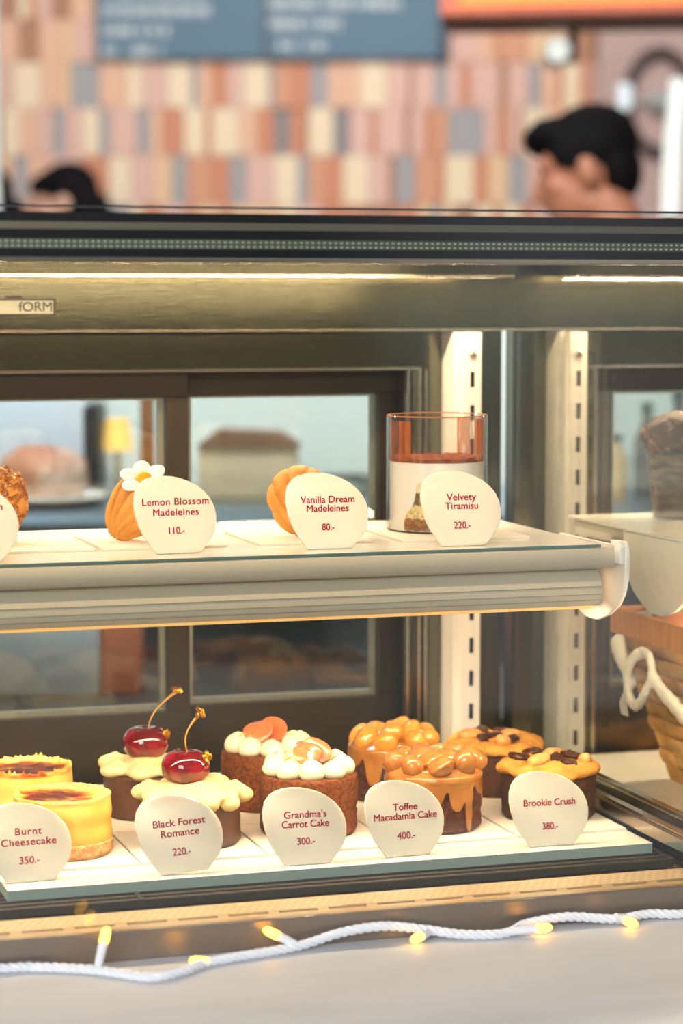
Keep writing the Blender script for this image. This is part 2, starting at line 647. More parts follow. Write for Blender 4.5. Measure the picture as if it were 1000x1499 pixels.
def person(label, pos, face, height, skin, shirt, trousers, nod, long_hair, lean=0.0):
    """faces local +X before turning"""
    k = height / 1.76
    t = thing('person', label, 'person', pos, (0, 0, face))
    b = B()
    HZ = 1.62                                  # centre of head
    E_ = lambda x, y, z: Euler((x, y, z))

    def H(x, y, z):                            # head coordinates, nodding about the neck
        p = Vector((x, y, z + .10))
        p.rotate(Euler((0, nod, 0)))
        return Vector((p.x + .015 + lean, p.y, p.z + HZ - .10))
    nr = Euler((0, nod, 0))
    b.ball(H(-.012, 0, .025), (.096, .076, .092), nr)
    b.ball(H(.037, 0, -.035), (.066, .062, .084), nr)
    b.ball(H(.050, 0, -.088), (.038, .036, .030), nr)          # chin
    b.ball(H(.020, .0, -.065), (.056, .056, .045), nr)         # jaw
    b.tube([H(.088, 0, .012), H(.104, 0, -.016), H(.114, 0, -.036)], [.010, .013, .017], 10)   # nose
    b.ball(H(.098, 0, -.040), (.016, .019, .010), nr, 2)
    b.ball(H(.088, 0, -.062), (.014, .026, .007), nr, 2)       # lips
    b.ball(H(.086, 0, -.075), (.013, .022, .008), nr, 2)
    for s in (-1, 1):
        b.ball(H(.076, s * .030, .030), (.020, .026, .009), nr, 2)      # brow
        b.ball(H(.060, s * .044, -.020), (.026, .022, .024), nr, 2)     # cheek
        b.ball(H(-.012, s * .078, -.008), (.021, .010, .034), nr, 2)    # ear
    b.tube([H(-.025, 0, -.06), (-.02 + lean * .6, 0, 1.47), (-.03, 0, 1.38)], [.056, .056, .075], 16)
    b.ball((-.02, 0, 1.24), (.105, .165, .20))
    b.ball((-.015, 0, 1.36), (.075, .195, .07))
    b.ball((-.01, 0, 1.02), (.095, .15, .16))
    b.ball((-.015, 0, .90), (.11, .165, .12))
    for s in (-1, 1):
        sh, el, wr = Vector((-.02, s * .205, 1.37)), Vector((-.02, s * .25, 1.09)), Vector((.20, s * .19, 1.00))
        b.tube([sh, (sh + el) / 2, el], [.054, .046, .040], 12)
        b.ball(sh, .056, sub=2)
        b.ball(el, .041, sub=2)
        b.tube([el, (el + wr) / 2, wr], [.040, .035, .025], 12)
        b.ball(wr + Vector((.045, -s * .004, -.004)), (.046, .038, .016), sub=2)
        for f in range(4):
            y = s * (.024 - f * .016) - s * .004
            ln = (.062, .074, .070, .055)[f]
            q = wr + Vector((.080, y, -.004))
            b.tube([q, q + Vector((ln * .5, 0, -.006)), q + Vector((ln * .95, 0, -.024))], [.0092, .0085, .007], 8)
        q = wr + Vector((.03, -s * .034, -.004))
        b.tube([q, q + Vector((.03, -s * .022, -.004)), q + Vector((.058, -s * .026, -.014))], [.011, .010, .008], 8)
        hp, kn, an = Vector((-.015, s * .09, .86)), Vector((0, s * .10, .48)), Vector((-.03, s * .10, .09))
        b.tube([hp, (hp + kn) / 2, kn], [.088, .075, .056], 14)
        b.ball(kn, .057, sub=2)
        b.tube([kn, (kn * 2 + an) / 3, an], [.056, .056, .038], 14)
        b.ball((.03, s * .10, .040), (.125, .045, .040), sub=2)
    bmesh.ops.scale(b.bm, vec=(k, k, k), verts=b.bm.verts)
    body = obj('body', b, skin, t, local=True)
    fuse(body, .0065, 3)
    # hair
    hb = B()
    hb.ball(H(-.026, 0, .045), (.103, .086, .088), nr)
    if long_hair:
        hb.ball(H(-.065, 0, -.02), (.068, .084, .12), nr)
        hb.tube([H(-.075, 0, 0), (-.085, 0, 1.48), (-.105, 0, 1.33)], [.075, .075, .045], 14)
        hb.ball(H(.030, 0, .062), (.070, .074, .050), nr)
    else:
        hb.ball(H(-.07, 0, -.01), (.048, .072, .075), nr)
        hb.ball(H(.045, 0, .092), (.064, .066, .034), nr)
        hb.tube([H(.05, 0, .088), H(.08, 0, .080), H(.100, 0, .064)], [.045, .036, .018], 12)
        for s in (-1, 1):
            hb.ball(H(.008, s * .07, .045), (.05, .016, .045), nr, 2)
            hb.box(*[c for p in zip(H(.005, s * .074, 0), H(.022, s * .080, .03)) for c in sorted(p)])
    bmesh.ops.scale(hb.bm, vec=(k, k, k), verts=hb.bm.verts)
    hair = obj('hair', hb, HAIR, t, local=True)
    fuse(hair, .006, 3)
    sb = B()
    sb.ball((-.02, 0, 1.24), (.118, .178, .21))
    sb.ball((-.015, 0, 1.36), (.086, .205, .078))
    sb.ball((-.01, 0, 1.02), (.11, .165, .17))
    sb.ball((-.015, 0, .90), (.122, .178, .10))
    sb.tube([(-.040, 0, 1.39), (-.045 + lean * .4, 0, 1.475)], [.090, .070], 20)
    for s in (-1, 1):
        sb.ball((-.02, s * .205, 1.37), .066, sub=2)
        sb.tube([(-.02, s * .205, 1.37), (-.02, s * .235, 1.16)], [.066, .060], 14)
    bmesh.ops.scale(sb.bm, vec=(k, k, k), verts=sb.bm.verts)
    fuse(obj('shirt', sb, shirt, t, local=True), .009, 4)
    tb = B()
    for s in (-1, 1):
        tb.tube([(-.015, s * .088, .90), (0, s * .10, .48), (-.03, s * .10, .10)], [.098, .070, .060], 16)
    tb.ball((-.015, 0, .90), (.118, .172, .10))
    bmesh.ops.scale(tb.bm, vec=(k, k, k), verts=tb.bm.verts)
    fuse(obj('trousers', tb, trousers, t, local=True), .010, 4)
    return t


FACE_LEFT = math.pi - R(YAW)
p = room((914 - 500) / FPX * 5.15, 5.15, 0)
person('man with short black hair and cream shirt looking down to the left', p, FACE_LEFT - R(12), 1.788, SKIN,
       mat('cream_shirt', '#cbbfa4', .8), mat('dark_trousers', '#2a2c33', .8), R(16), False, 0.045)
p = room((109 - 500) / FPX * 8.3, 8.3, 0)
person('person with long black hair facing left before the tiled wall', p, FACE_LEFT, 1.835, SKIN2,
       mat('dark_blouse', '#2c2a30', .8), mat('dark_trousers_two', '#25262b', .8), R(10), True)
p = room((-34 - 500) / FPX * 6.4, 6.4, 0)
person('person with black hair cut off by the left picture edge', p, FACE_LEFT, 1.745, SKIN2,
       mat('grey_blouse', '#55545a', .8), mat('dark_trousers_three', '#25262b', .8), R(4), True)

# ------------------------------------------------------------------ behind the case: work table and back bar
def rbox(name, m, s0, s1, d0, d1, z0, z1, bev=.004, parent=None):
    o = obj(name, B().box(s0, s1, d0, d1, z0, z1, bev), m, parent, local=True)
    if parent is None:
        o.location, o.rotation_euler = room(0, 0, 0), ROOMROT
    return o


GREYM = mat('grey_steel_worktop', '#8aa0b0', .3, .6)
DBROWN = mat('dark_brown_laminate', '#2e2620', .5)
WT = thing('work_table', 'dark brown work table directly behind the display case', 'table', room(0, 0, 0), ROOMROT)
rbox('table_top', DBROWN, -1.4, 1.9, 2.72, 3.12, .87, .90, parent=WT)
rbox('carcass', mat('brown_carcass', '#3b322a', .6), -1.35, 1.85, 2.78, 3.10, 0, .87, parent=WT)
BBR = thing('back_bar', 'long back bar counter with steel blue top behind the case', 'counter', room(0, 0, 0), ROOMROT)
rbox('worktop', GREYM, -2.0, 2.2, 3.50, 4.10, 1.03, 1.06, parent=BBR)
rbox('front_panel', mat('charcoal_panel', '#3a3c40', .5), -1.95, 2.15, 3.55, 4.08, 0, 1.03, parent=BBR)
rbox('front_rail', mat('dark_rail', '#23272c', .4), -2.0, 2.2, 3.485, 3.50, 1.025, 1.045, parent=BBR)
o = rbox('partition_screen', mat('pale_aqua_screen', '#dbe2dc', .5), -1.9, 2.2, 4.14, 4.18, 0, 1.40)
tag(o, 'pale aqua partition screen standing behind the back bar', 'screen')


def sp(u, d):
    return (u - 500) / FPX * d


def sz(v, d):
    return 1.38 - (v - 431) / FPX * d


# bread on a plate
PL = thing('plate', 'white oval plate on the back bar behind the left door', 'plate', room(sp(70, 3.65), 3.65, 1.06), ROOMROT)
obj('dish', B().lathe([(0, .002), (.05, .002), (.085, .016), (.088, .018), (.085, .020), (.05, .008), (0, .008)], 40), WHITEPL, PL, local=True)
o = obj('bread_loaf', B().ball((0, 0, .042), (.072, .055, .045), sub=4).jitter(.006, 30, 2), mat('pinkish_brown_crust', '#b9826a', .6, mix=('#d8b7a4', 14, .45, .6)))
o.location, o.rotation_euler = room(sp(62, 3.65), 3.65, 1.066), ROOMROT
tag(o, 'round pinkish brown loaf on the white plate behind the left door', 'bread')
o = rbox('white_carton', mat('white_carton_board', '#e4ebf5', .6), sp(-60, 3.95), sp(128, 3.95), 3.93, 4.09, 1.06, 1.27)
tag(o, 'tall white carton behind the plate of bread', 'carton')
o = rbox('coffee_grinder', mat('dark_grinder', '#2b2522', .4), sp(128, 3.8), sp(152, 3.8), 3.72, 3.86, 1.06, 1.21, .01)
tag(o, 'slim dark appliance beside the white carton', 'appliance')
LM = thing('table_lamp', 'amber glowing table lamp seen through the left door', 'lamp', room(sp(172, 3.8), 3.8, 1.06), ROOMROT)
obj('lamp_base', B().lathe([(0, 0), (.026, 0), (.026, .006), (.006, .012), (.005, .08), (0, .08)], 24), STEELB, LM, local=True)
obj('lamp_shade', B().lathe([(.020, .075), (.024, .075), (.018, .125), (.0, .126)], 24), emit('amber_shade', '#ffc868', 1.0), LM, local=True)
o = rbox('wooden_post', mat('brown_post_wood', '#9a6236', .5), sp(206, 3.62), sp(226, 3.62), 3.60, 3.63, 1.06, 1.24)
tag(o, 'slim brown wooden stand on the back bar', 'stand')
BX = thing('cake_box', 'beige cake box with brown lid on the back bar', 'box', room(sp(365, 3.75), 3.75, 1.06), ROOMROT)
obj('box_body', B().box(-.075, .075, -.06, .06, 0, .088, .003), mat('beige_card', '#cdbb9c', .7), BX, local=True)
obj('lid', B().prism([(-.08, .086), (.08, .086), (.05, .106), (-.05, .110)], 'y', -.065, .065), mat('brown_lid', '#70452f', .6), BX, local=True)
BW = thing('mixing_bowl', 'chrome mixing bowl beside the beige box', 'bowl', room(sp(500, 3.7), 3.7, 1.06), ROOMROT)
obj('bowl', B().lathe([(0, 0), (.025, 0), (.048, .02), (.054, .042), (.057, .042), (.050, .018), (.026, -.0), (0, .004)], 40), STEELB, BW, local=True)
for i, (u, h, w, c, l) in enumerate([(903, .10, .020, '#efc78c', 'cream jar'), (948, .15, .021, '#5c574f', 'dark grey bottle'), (994, .17, .024, '#4d4a45', 'tall dark bottle')]):
    BT = thing('bottle', l + ' on the back bar behind the right hand case', 'bottle', room(sp(u, 3.8), 3.8, 1.06), ROOMROT)
    mm = mat('bottle_%d' % i, c, .3)
    obj('bottle_body', B().lathe([(0, 0), (w, 0), (w, h * .6), (w * .4, h * .78), (w * .4, h * .9), (0, h * .9)], 28), mm, BT, local=True)
    obj('cap', B().lathe([(0, h * .9), (w * .45, h * .9), (w * .45, h), (0, h)], 20), BLACK, BT, local=True)
o = rbox('blue_reflection_block', mat('pale_blue_reflection', '#e4eef9', .4), sp(-70, 2.9), sp(146, 2.9), 2.86, 2.98, .90, 1.005, .008)  # block added in place of a bluish reflection in the door pane
tag(o, 'added pale blue white block for a reflection in the lower left door', 'box')
o = rbox('orange_reflection_block', mat('orange_red_reflection', '#f08a5a', .6), sp(150, 2.92), sp(205, 2.92), 2.88, 2.96, .90, 1.0, .004)  # block added in place of an orange red door reflection
tag(o, 'added orange red block for a reflection beside the pale blue one', 'carton')

# ------------------------------------------------------------------ counter under the cases
CO = thing('counter', 'pale stone topped counter carrying both display cases', 'counter', (0.6, 1.8, 0))
obj('stone_top', B().box(-.9, 2.2, 1.36, 2.34, .868, .898, .003), STONE, CO)
obj('cabinet', B().box(-.85, 2.15, 1.42, 2.30, 0, .868), mat('counter_front', '#b9b2a8', .6), CO, smooth=False)


# ------------------------------------------------------------------ display cases
def make_case(name, label, X0, X1, side, badge):
    """side: which end has the side glass seen in the picture ('R' or 'L')"""
    t = thing(name, label, 'display case', ((X0 + X1) / 2, 1.95, .898))
    g0, g1 = X0 + .0, X1 - .0
    # base tub: front band, side and back
    obj('front_panel', B().box(X0, X1, 1.686, 1.691, .898, .9205, .0012), BAND, t, smooth=False)
    # vent strip with cut slots; perforations are flat discs coloured as glints
    v = B()
    v.box(X0, X1, 1.691, 1.7035, .9170, .9200)
    v.box(X0, X1, 1.7085, 1.7420, .9170, .9200)
    pitch, n = .0387, int((X1 - X0) / .0387)
    for k in range(n + 1):
        x = X0 + k * pitch
        v.box(x, min(x + .0085, X1), 1.7035, 1.7085, .9170, .9200)
    obj('vent_strip', v, VENT, t, smooth=False)
    h = B()
    for r_ in range(4):
        y = 1.7150 + r_ * .0066
        x = X0 + .02 + (r_ % 2) * .0035
        while x < X1 - .02:
            if x > .22 and x < 1.1:
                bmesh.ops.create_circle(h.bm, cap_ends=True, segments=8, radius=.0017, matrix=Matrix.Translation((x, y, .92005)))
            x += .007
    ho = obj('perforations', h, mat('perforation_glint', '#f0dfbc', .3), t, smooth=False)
    ho['kind'] = 'stuff'
    obj('gutter', B().box(X0, X1, 1.691, 2.195, .8985, .9035), DARKIN, t, smooth=False)
    gr = B()
    y = 1.778
    xe0, xe1 = X0 + .012, X1 - .012
    while y < 2.18:
        gr.box(xe0, xe1, y, y + .0052, .912, .919, .0012)
        y += .0112
    for x in (xe0, xe1 - .004, (xe0 + xe1) / 2):
        gr.box(x, x + .004, 1.776, 2.185, .9145, .9195)
    obj('floor_grille', gr, GRILLE, t, smooth=False)
    # glazing
    obj('front_glass', B().box(X0, X1, 1.692, 1.695, .9203, 1.4414), CLEAR, t, smooth=False)
    obj('inner_front_glass', B().box(X0, X1, 1.7075, 1.7100, .9203, 1.4370), CLEAR, t, smooth=False)
    tf = B()
    tf.box(X0, X1, 1.6953, 1.7072, 1.4310, 1.4374)
    tf.box(X0, X1, 1.6953, 1.7072, 1.4190, 1.4255)
    tf.box(X0, X1, 1.6953, 1.7072, 1.4062, 1.4120)
    tf.box(X0, X1, 1.7102, 1.7200, 1.4060, 1.4374)
    obj('top_frame', tf, BLACK, t, smooth=False)
    obj('glass_top_edge', B().box(X0, X1, 1.692, 1.7098, 1.4414, 1.4424), mat('dark_glass_edge', '#26323a', .2), t, smooth=False)
    obj('metal_strip', B().box(X0, X1, 1.6956, 1.7070, 1.4256, 1.4309), mat('strip_metal', '#8d8776', .35, .9), t, smooth=False)
    s = B().box(X0, X1, 1.6958, 1.7070, 1.4121, 1.4189)
    obj('spacer_bar', s, mat('spacer_metal', '#6b6f63', .4, .8), t, smooth=False)
    d = B()
    for zz in (1.4170, 1.4138):
        x = X0 + .01
        while x < X1:
            if .2 < x < 1.2:
                d.box(x, x + .0018, 1.69555, 1.6962, zz - .0005, zz + .0005)
            x += .0044
    do = obj('spacer_dots', d, mat('spacer_dot', '#c8ccbe', .4), t, smooth=False)
    do['kind'] = 'stuff'
    obj('bottom_trim', B().box(X0, X1, 1.6925, 1.7085, 1.4018, 1.4060, .0008), STEELB, t, smooth=False)
    obj('roof', B().box(X0, X1, 1.7202, 2.26, 1.4240, 1.4370), BLACK, t, smooth=False)
        # back
    hx0, hx1 = (X0, X1 - .030) if side == 'R' else (X0 + .030, X1)
    hb = B().box(hx0, hx1, 2.10, 2.168, 1.3975, 1.4235)
    obj('lamp_diffuser', B().box(hx0 + .01, hx1 - .01, 2.110, 2.126, 1.3960, 1.3975), LEDM, t, smooth=False)
    obj('rear_hood', hb, STEELD, t, smooth=False)
    obj('hood_lip', B().box(hx0, hx1, 2.0955, 2.1000, 1.3950, 1.3975), STEELB, t, smooth=False)
    obj('upper_back_panel', B().box(X0, X1, 2.168, 2.198, 1.3475, 1.424), STEEL, t, smooth=False)
    obj('panel_ledge', B().box(X0, X1, 2.1655, 2.198, 1.3450, 1.3475), STEELB, t, smooth=False)
    if side == 'R':
        lx0, lx1 = X0, .7700
        dx0, dx1 = X0, .7573
        sx0, sx1 = .7573, X1 - .003
        px0 = .8014
        sg = [(X1 - .005, X1)]
        rl = [(X1 - .019, X1 - .0055)]
    else:
        lx0, lx1 = X0 + .080, X1
        dx0, dx1 = X0 + .090, X1
        sx0, sx1 = X0 + .003, X0 + .090
        px0 = X0 + .0440
        sg = [(X0, X0 + .005)]
        rl = [(X0 + .0055, X0 + .019)]
    obj('lower_back_panel', B().box(lx0, lx1, 2.186, 2.200, 1.3105, 1.3450), STEELD, t, smooth=False)
    obj('panel_lip', B().box(lx0, lx1, 2.183, 2.200, 1.3080, 1.3105), STEELB, t, smooth=False)
    # steel strip beside the doors with two raised seams
    obj('side_back_panel', B().box(sx0, sx1, 2.196, 2.215, .9195, 1.3475), STEEL, t, smooth=False)
    seams = (.7573, .7690, .7755) if side == 'R' else (X0 + .086, X0 + .076)
    for xs in seams:
        obj('panel_seam', B().box(xs, xs + .0026, 2.188, 2.197, .9195, 1.308), STEELB, t, smooth=False)
    # slotted shelf upright
    up = thing('shelf_upright', None, None, (px0, 2.15, .93))
    up.parent = t
    up.location = Vector((px0, 2.15, .93)) - t.location
    wd = .0172
    ub = B()
    ub.box(0, .0062, 0, .0016, 0, .414)
    ub.box(wd - .0062, wd, 0, .0016, 0, .414)
    z = .012
    zs = []
    while z < .375:
        zs.append(z)
        z += .0318
    prev = 0
    for z in zs + [.414]:
        ub.box(.0062, wd - .0062, .0002, .0016, prev, z)
        prev = z + .0150
    ub.box(0, .0014, .0016, .046, 0, .414)
    ub.box(wd - .0014, wd, .0016, .046, 0, .414)
    ub.box(-.0060, 0, .012, .046, 0, .414)
    obj('channel', ub, POSTW, up, local=True, smooth=False)
    obj('slot_back', B().box(.0016, wd - .0016, .010, .012, 0, .41), DARKIN, up, local=True, smooth=False)
    obj('screw', B().ball((wd / 2, -.0002, .393), (.0042, .002, .0042), sub=2).box(wd / 2 - .0025, wd / 2 + .0025, -.0026, -.002, .3925, .3935).box(wd / 2 - .0005, wd / 2 + .0005, -.0026, -.002, .3905, .3955), STEELB, up, local=True)
    # sliding doors
    def door(x0, x1, y, fr0, fr1, zb):
        dr = thing('sliding_door', None, None)
        dr.parent = t
        dr.location = Vector((0, 0, 0)) - t.location + Vector(((x0 + x1) / 2, y, .93))
        fb = B()
        fb.box(x0, x1, y, y + .022, 1.2840, 1.3095, .001)
        fb.box(x0, x1, y, y + .022, .9200, zb, .001)
        fb.box(x0, x0 + fr0, y, y + .022, zb, 1.2840, .001)
        fb.box(x1 - fr1, x1, y, y + .022, zb, 1.2840, .001)
        for ch in (fb,):
            pass
        f = obj('door_frame', fb, BRONZE, dr, smooth=False)
        gx0, gx1 = x0 + fr0, x1 - fr1
        pn = obj('pane', B().box(gx0, gx1, y + .006, y + .009, zb, 1.2840).box(gx0, gx1, y + .016, y + .019, zb, 1.2840), PANE, dr, smooth=False)
        w = .0055
        sb = B()
        sb.box(gx0, gx1, y + .0092, y + .0158, 1.2840 - w * .5, 1.2840)
        sb.box(gx0, gx1, y + .0092, y + .0158, zb, zb + w)
        sb.box(gx0, gx0 + w, y + .0092, y + .0158, zb + w, 1.2840 - w * .5)
        sb.box(gx1 - w, gx1, y + .0092, y + .0158, zb + w, 1.2840 - w * .5)
        obj('glass_spacer', sb, mat('spacer_silver', '#b9b8ae', .35, .8, bump=(400, .3, .001)), dr, smooth=False)
        return dr
    if side == 'R':
        door(X0 + .01, .5462, 2.203, .022, .0216, .9874)
        door(.5300, .7800, 2.228, .0216, .0380, .9874)
    else:
        door(X0 + .086, X0 + .45, 2.203, .026, .0216, .9874)
        door(X0 + .43, X1 - .01, 2.228, .0216, .022, .9874)
    # side glass and its rail
    for a, c in sg:
        obj('side_glass', B().box(a, c, 1.712, 2.196, .9320, 1.4235), SIDEG, t, smooth=False)
    for a, c in rl:
        obj('side_rail', B().box(a, c, 1.72, 2.19, .9300, .9420, .001).box(a + .003, c - .003, 1.72, 2.19, .942, .9445, .0006), STEELB, t, smooth=False)
        obj('side_sill', B().box(a - .004 if side == 'R' else a, c + .001 if side == 'R' else c + .004, 1.72, 2.19, .9040, .9105), STEELD, t, smooth=False)
    obj('far_end_panel', B().box(*((X0, X0 + .006) if side == 'R' else (X1 - .006, X1)), 1.712, 2.196, .905, 1.4235), STEEL, t, smooth=False)
    if badge:
        bd = thing('maker_badge', None, None)
        bd.parent = t
        bx, bz, by = .3800, 1.3685, 2.168
        bd.location = Vector((bx, by, bz)) - t.location
        pb = B().box(bx - .034, bx + .0345, by - .0022, by, bz - .0080, bz + .0078, .0006)
        pb.box(bx - .010, bx + .0035, by - .0022, by, bz + .0076, bz + .0100)
        obj('plate', pb, mat('badge_black', '#1d1812', .4), bd, smooth=False)
        obj('plate_face', B().box(bx - .032, bx + .0318, by - .0026, by - .0021, bz - .0062, bz + .0058), mat('badge_grey', '#6f7066', .5, .1), bd, smooth=False)
        text_mesh('lettering', 'fORM', .0300, .0085, mat('badge_letters', '#14110c', .4), bd, (.0155, -.0026, -.0004), (R(90), 0, 0), .0006)
    return t


CASE = make_case('display_case', 'glass fronted display case filled with labelled cakes', -.06, .860, 'R', True)
make_case('display_case', 'neighbouring glass case with basket seen at right edge', .866, 1.76, 'L', False)


# ------------------------------------------------------------------ shelves
BRK = [(1.8094, 1.1780), (1.8052, 1.1720), (1.8049, 1.1576), (1.806, 1.1462), (1.8111, 1.1343), (1.8204, 1.1241), (1.841, 1.1136), (1.8635, 1.1066), (1.8866, 1.1066), (1.9029, 1.1110), (1.925, 1.122), (1.940, 1.138), (1.946, 1.155), (1.946, 1.1725), (1.83, 1.1725), (1.826, 1.1780)]


def make_shelf(label, X0, X1, side):
    t = thing('shelf', label, 'shelf', ((X0 + X1) / 2, 1.94, 1.15))
    bx0, bx1 = (X0, X1 - .0180) if side == 'R' else (X0 - .002, X1)
    obj('shelf_plate', B().box(bx0, bx1, 1.8210, 2.075, 1.1735, 1.1751), BOARDW, t, smooth=False)
    obj('plate_edge', B().box(bx0, bx1, 1.8195, 1.8210, 1.1731, 1.1752), GLEDGE, t, smooth=False)
    obj('carrier', B().box(X0 + .002, X1 - .012 if side == 'R' else X1, 1.832, 2.065, 1.166, 1.1734), RAILW, t, smooth=False)
    rp = [(1.8215, 1.1732), (1.8185, 1.1715), (1.8180, 1.165), (1.8188, 1.160), (1.8215, 1.1560), (1.826, 1.1545), (1.838, 1.1545), (1.838, 1.1732)]
    rx0, rx1 = (X0, X1 - .0025) if side == 'R' else (X0 + .0025, X1)
    obj('front_rail', B().prism(rp, 'x', rx0, rx1), RAILW, t, angle=60)
    hp = [(1.8340, 1.1546), (1.8310, 1.1525), (1.8255, 1.1470), (1.8222, 1.1405), (1.8220, 1.1400), (1.8224, 1.1400), (1.8218, 1.1370), (1.8219, 1.1340), (1.8225, 1.1338),
          (1.8227, 1.1310), (1.8236, 1.1290), (1.8262, 1.1250), (1.8275, 1.1240), (1.8290, 1.1240), (1.8290, 1.140), (1.850, 1.150), (1.850, 1.1546)]
    hx0, hx1 = (X0, X1 - .0155) if side == 'R' else (X0 + .0155, X1)
    obj('light_housing', B().prism(hp, 'x', hx0, hx1), RAILW, t, angle=35)
    gb = B()
    for z in (1.1402, 1.1339, 1.1288):
        gb.box(hx0, hx1, 1.8215 if z > 1.13 else 1.8233, 1.8230 if z > 1.13 else 1.8245, z - .0002, z + .0002)
    obj('housing_groove', gb, mat('groove_shadow_line', '#8b8474', .6), t, smooth=False)
    obj('lamp_diffuser', B().box(hx0 + .01, hx1 - .01, 1.8310, 1.8450, 1.1235, 1.1262, .0006), LEDM, t, smooth=False)
    obj('lamp_cover', B().box(hx0 + .004, hx1 - .004, 1.8292, 1.8308, 1.1212, 1.1262, .0005), emit('glowing_lamp_cover', '#f0b96c', .6), t, smooth=False)
    obj('added_lamp_shield', B().box(hx0, hx1, 1.8455, 1.8475, 1.1215, 1.1545), RAILW, t, smooth=False)  # unseen wall added to keep the lit diffuser out of the door panes
    e0, e1 = (X1 - .0025, X1 + .0015) if side == 'R' else (X0 - .0015, X0 + .0025)
    obj('end_bracket', B().prism(BRK, 'x', e0, e1, .0008), WHITEPL, t, angle=35)
    f0, f1 = (X1 - .0070, X1 - .0025) if side == 'R' else (X0 + .0025, X0 + .0070)
    obj('bracket_tab', B().prism([(1.8105, 1.1782), (1.8058, 1.1735), (1.8060, 1.1600), (1.8175, 1.1600), (1.8175, 1.1740), (1.8250, 1.1740), (1.8250, 1.1782)], 'x', f0, f1, .0006), WHITEPL, t, angle=35)
    # arms back to the uprights
    ax = .8075 if side == 'R' else .9165
    obj('shelf_arm', B().box(ax, ax + .003, 1.95, 2.151, 1.150, 1.166), POSTW, t, smooth=False)
    return t


make_shelf('white display shelf with madeleines and tiramisu inside the case', -.05, .8165, 'R')
make_shelf('white display shelf with a chocolate cup in the right case', .8765, 1.75, 'L')

# ------------------------------------------------------------------ boards and tiles
ZB, ZS = .9276, 1.1751


def board(label, x0, x1, y0, y1):
    t = thing('serving_board', label, 'board', ((x0 + x1) / 2, (y0 + y1) / 2, .919))
    obj('slab', B().box(x0, x1, y0, y1, .9193, .9272), BOARDE, t, smooth=False)
    obj('surface', B().box(x0, x1, y0, y1, .9272, .9276), BOARDW, t, smooth=False)
    return t


board('long white serving board with grey edge under the cakes', .3025, .8387, 1.800, 2.172)
board('white board under the woven basket in the right case', .915, 1.70, 1.765, 2.172)
cols = [(.312, .4165), (.4185, .5215), (.5235, .6290), (.6310, .7370), (.7395, .8375)]
nm = ['burnt cheesecake', 'cherry cake', 'carrot cake', 'toffee cake', 'cookie cake']
tile0 = None
for r_, (y0, y1) in enumerate(((1.8495, 1.9640), (1.9665, 2.0790))):
    for i, (x0, x1) in enumerate(cols):
        o = obj('cake_card', B().box(x0 - (x0 + x1) / 2, x1 - (x0 + x1) / 2, -(y1 - y0) / 2, (y1 - y0) / 2, 0, .0022, .0004), TILE, smooth=False)
        o.location = ((x0 + x1) / 2, (y0 + y1) / 2, ZB)
        tag(o, 'cream card square under the %s %s' % (('front', 'rear')[r_], nm[i]), 'card base', 'card squares on the board')
ZT = ZB + .0022
for (x0, x1, y0, y1, lab) in ((.290, .393, 1.892, 2.000, 'cream card under the nut coated madeleine'), (.3975, .500, 1.8912, 2.008, 'cream card under the daisy topped madeleine'),
                              (.5270, .6240, 1.889, 2.000, 'cream card under the plain madeleine'), (.648, .762, 1.884, 2.02, 'cream card under the tiramisu glass')):
    o = obj('cake_card', B().box(-(x1 - x0) / 2, (x1 - x0) / 2, -(y1 - y0) / 2, (y1 - y0) / 2, 0, .0022, .0004), TILE, smooth=False)
    o.location = ((x0 + x1) / 2, (y0 + y1) / 2, ZS)
    tag(o, lab, 'card base', 'card squares on the shelf')
ZST = ZS + .0022

# ------------------------------------------------------------------ cakes
def cake_prof(Rr, H, rnd=.004, n=14):
    pr = [(0, 0), (Rr * .5, 0), (Rr - .003, 0), (Rr, .003)]
    for i in range(1, n):
        pr.append((Rr, .003 + (H - .003 - rnd) * i / n))
    for i in range(5):
        a = i / 4 * math.pi / 2
        pr.append((Rr - rnd + rnd * math.cos(a), H - rnd + rnd * math.sin(a)))
    for q in (.85, .7, .5, .3, .15):
        pr.append((Rr * q, H))
    pr.append((0, H))
    return pr


def rough(amp, sc, seed, big=0.0):
    def f(p):
        r = math.hypot(p.x, p.y)
        if p.z < .0005:
            return p
        q = Vector((p.x, p.y, p.z))
        d = noise.fractal(q * sc + Vector((seed, seed, 0)), 1, 2, 5) * amp + noise.noise(q * 30 + Vector((seed, 7, 1))) * big
        k = (r + d) / r
        return Vector((p.x * k, p.y * k, p.z + (d * .5 if p.z > .03 else 0)))
    return f


# 1 burnt cheesecake
CRUSTM = mat('biscuit_crust', '#c9955a', .85, mix=('#e0b67c', 260, .4, .6), bump=(420, .8, .002))
FILL = bpy.data.materials.new('baked_cream_filling')
FILL.use_nodes = True
n_, l_ = FILL.node_tree.nodes, FILL.node_tree.links
bs = n_['Principled BSDF']
bs.inputs['Roughness'].default_value = .38
bs.inputs['Subsurface Weight'].default_value = .25
bs.inputs['Subsurface Scale'].default_value = .004
tc = n_.new('ShaderNodeTexCoord')
sx = n_.new('ShaderNodeSeparateXYZ')
l_.new(tc.outputs['Object'], sx.inputs[0])
cxy = n_.new('ShaderNodeMapping')
cxy.inputs['Location'].default_value = (.007, .001, 0)
cxy.inputs['Scale'].default_value = (1, 1.0, 0)
l_.new(tc.outputs['Object'], cxy.inputs['Vector'])
ln = n_.new('ShaderNodeVectorMath')
ln.operation = 'LENGTH'
l_.new(cxy.outputs[0], ln.inputs[0])
nz = n_.new('ShaderNodeTexNoise')
nz.inputs['Scale'].default_value = 75
nz.inputs['Detail'].default_value = 5
l_.new(tc.outputs['Object'], nz.inputs['Vector'])
ma = n_.new('ShaderNodeMath')
ma.operation = 'MULTIPLY_ADD'
ma.inputs[1].default_value = .034
l_.new(nz.outputs['Fac'], ma.inputs[0])
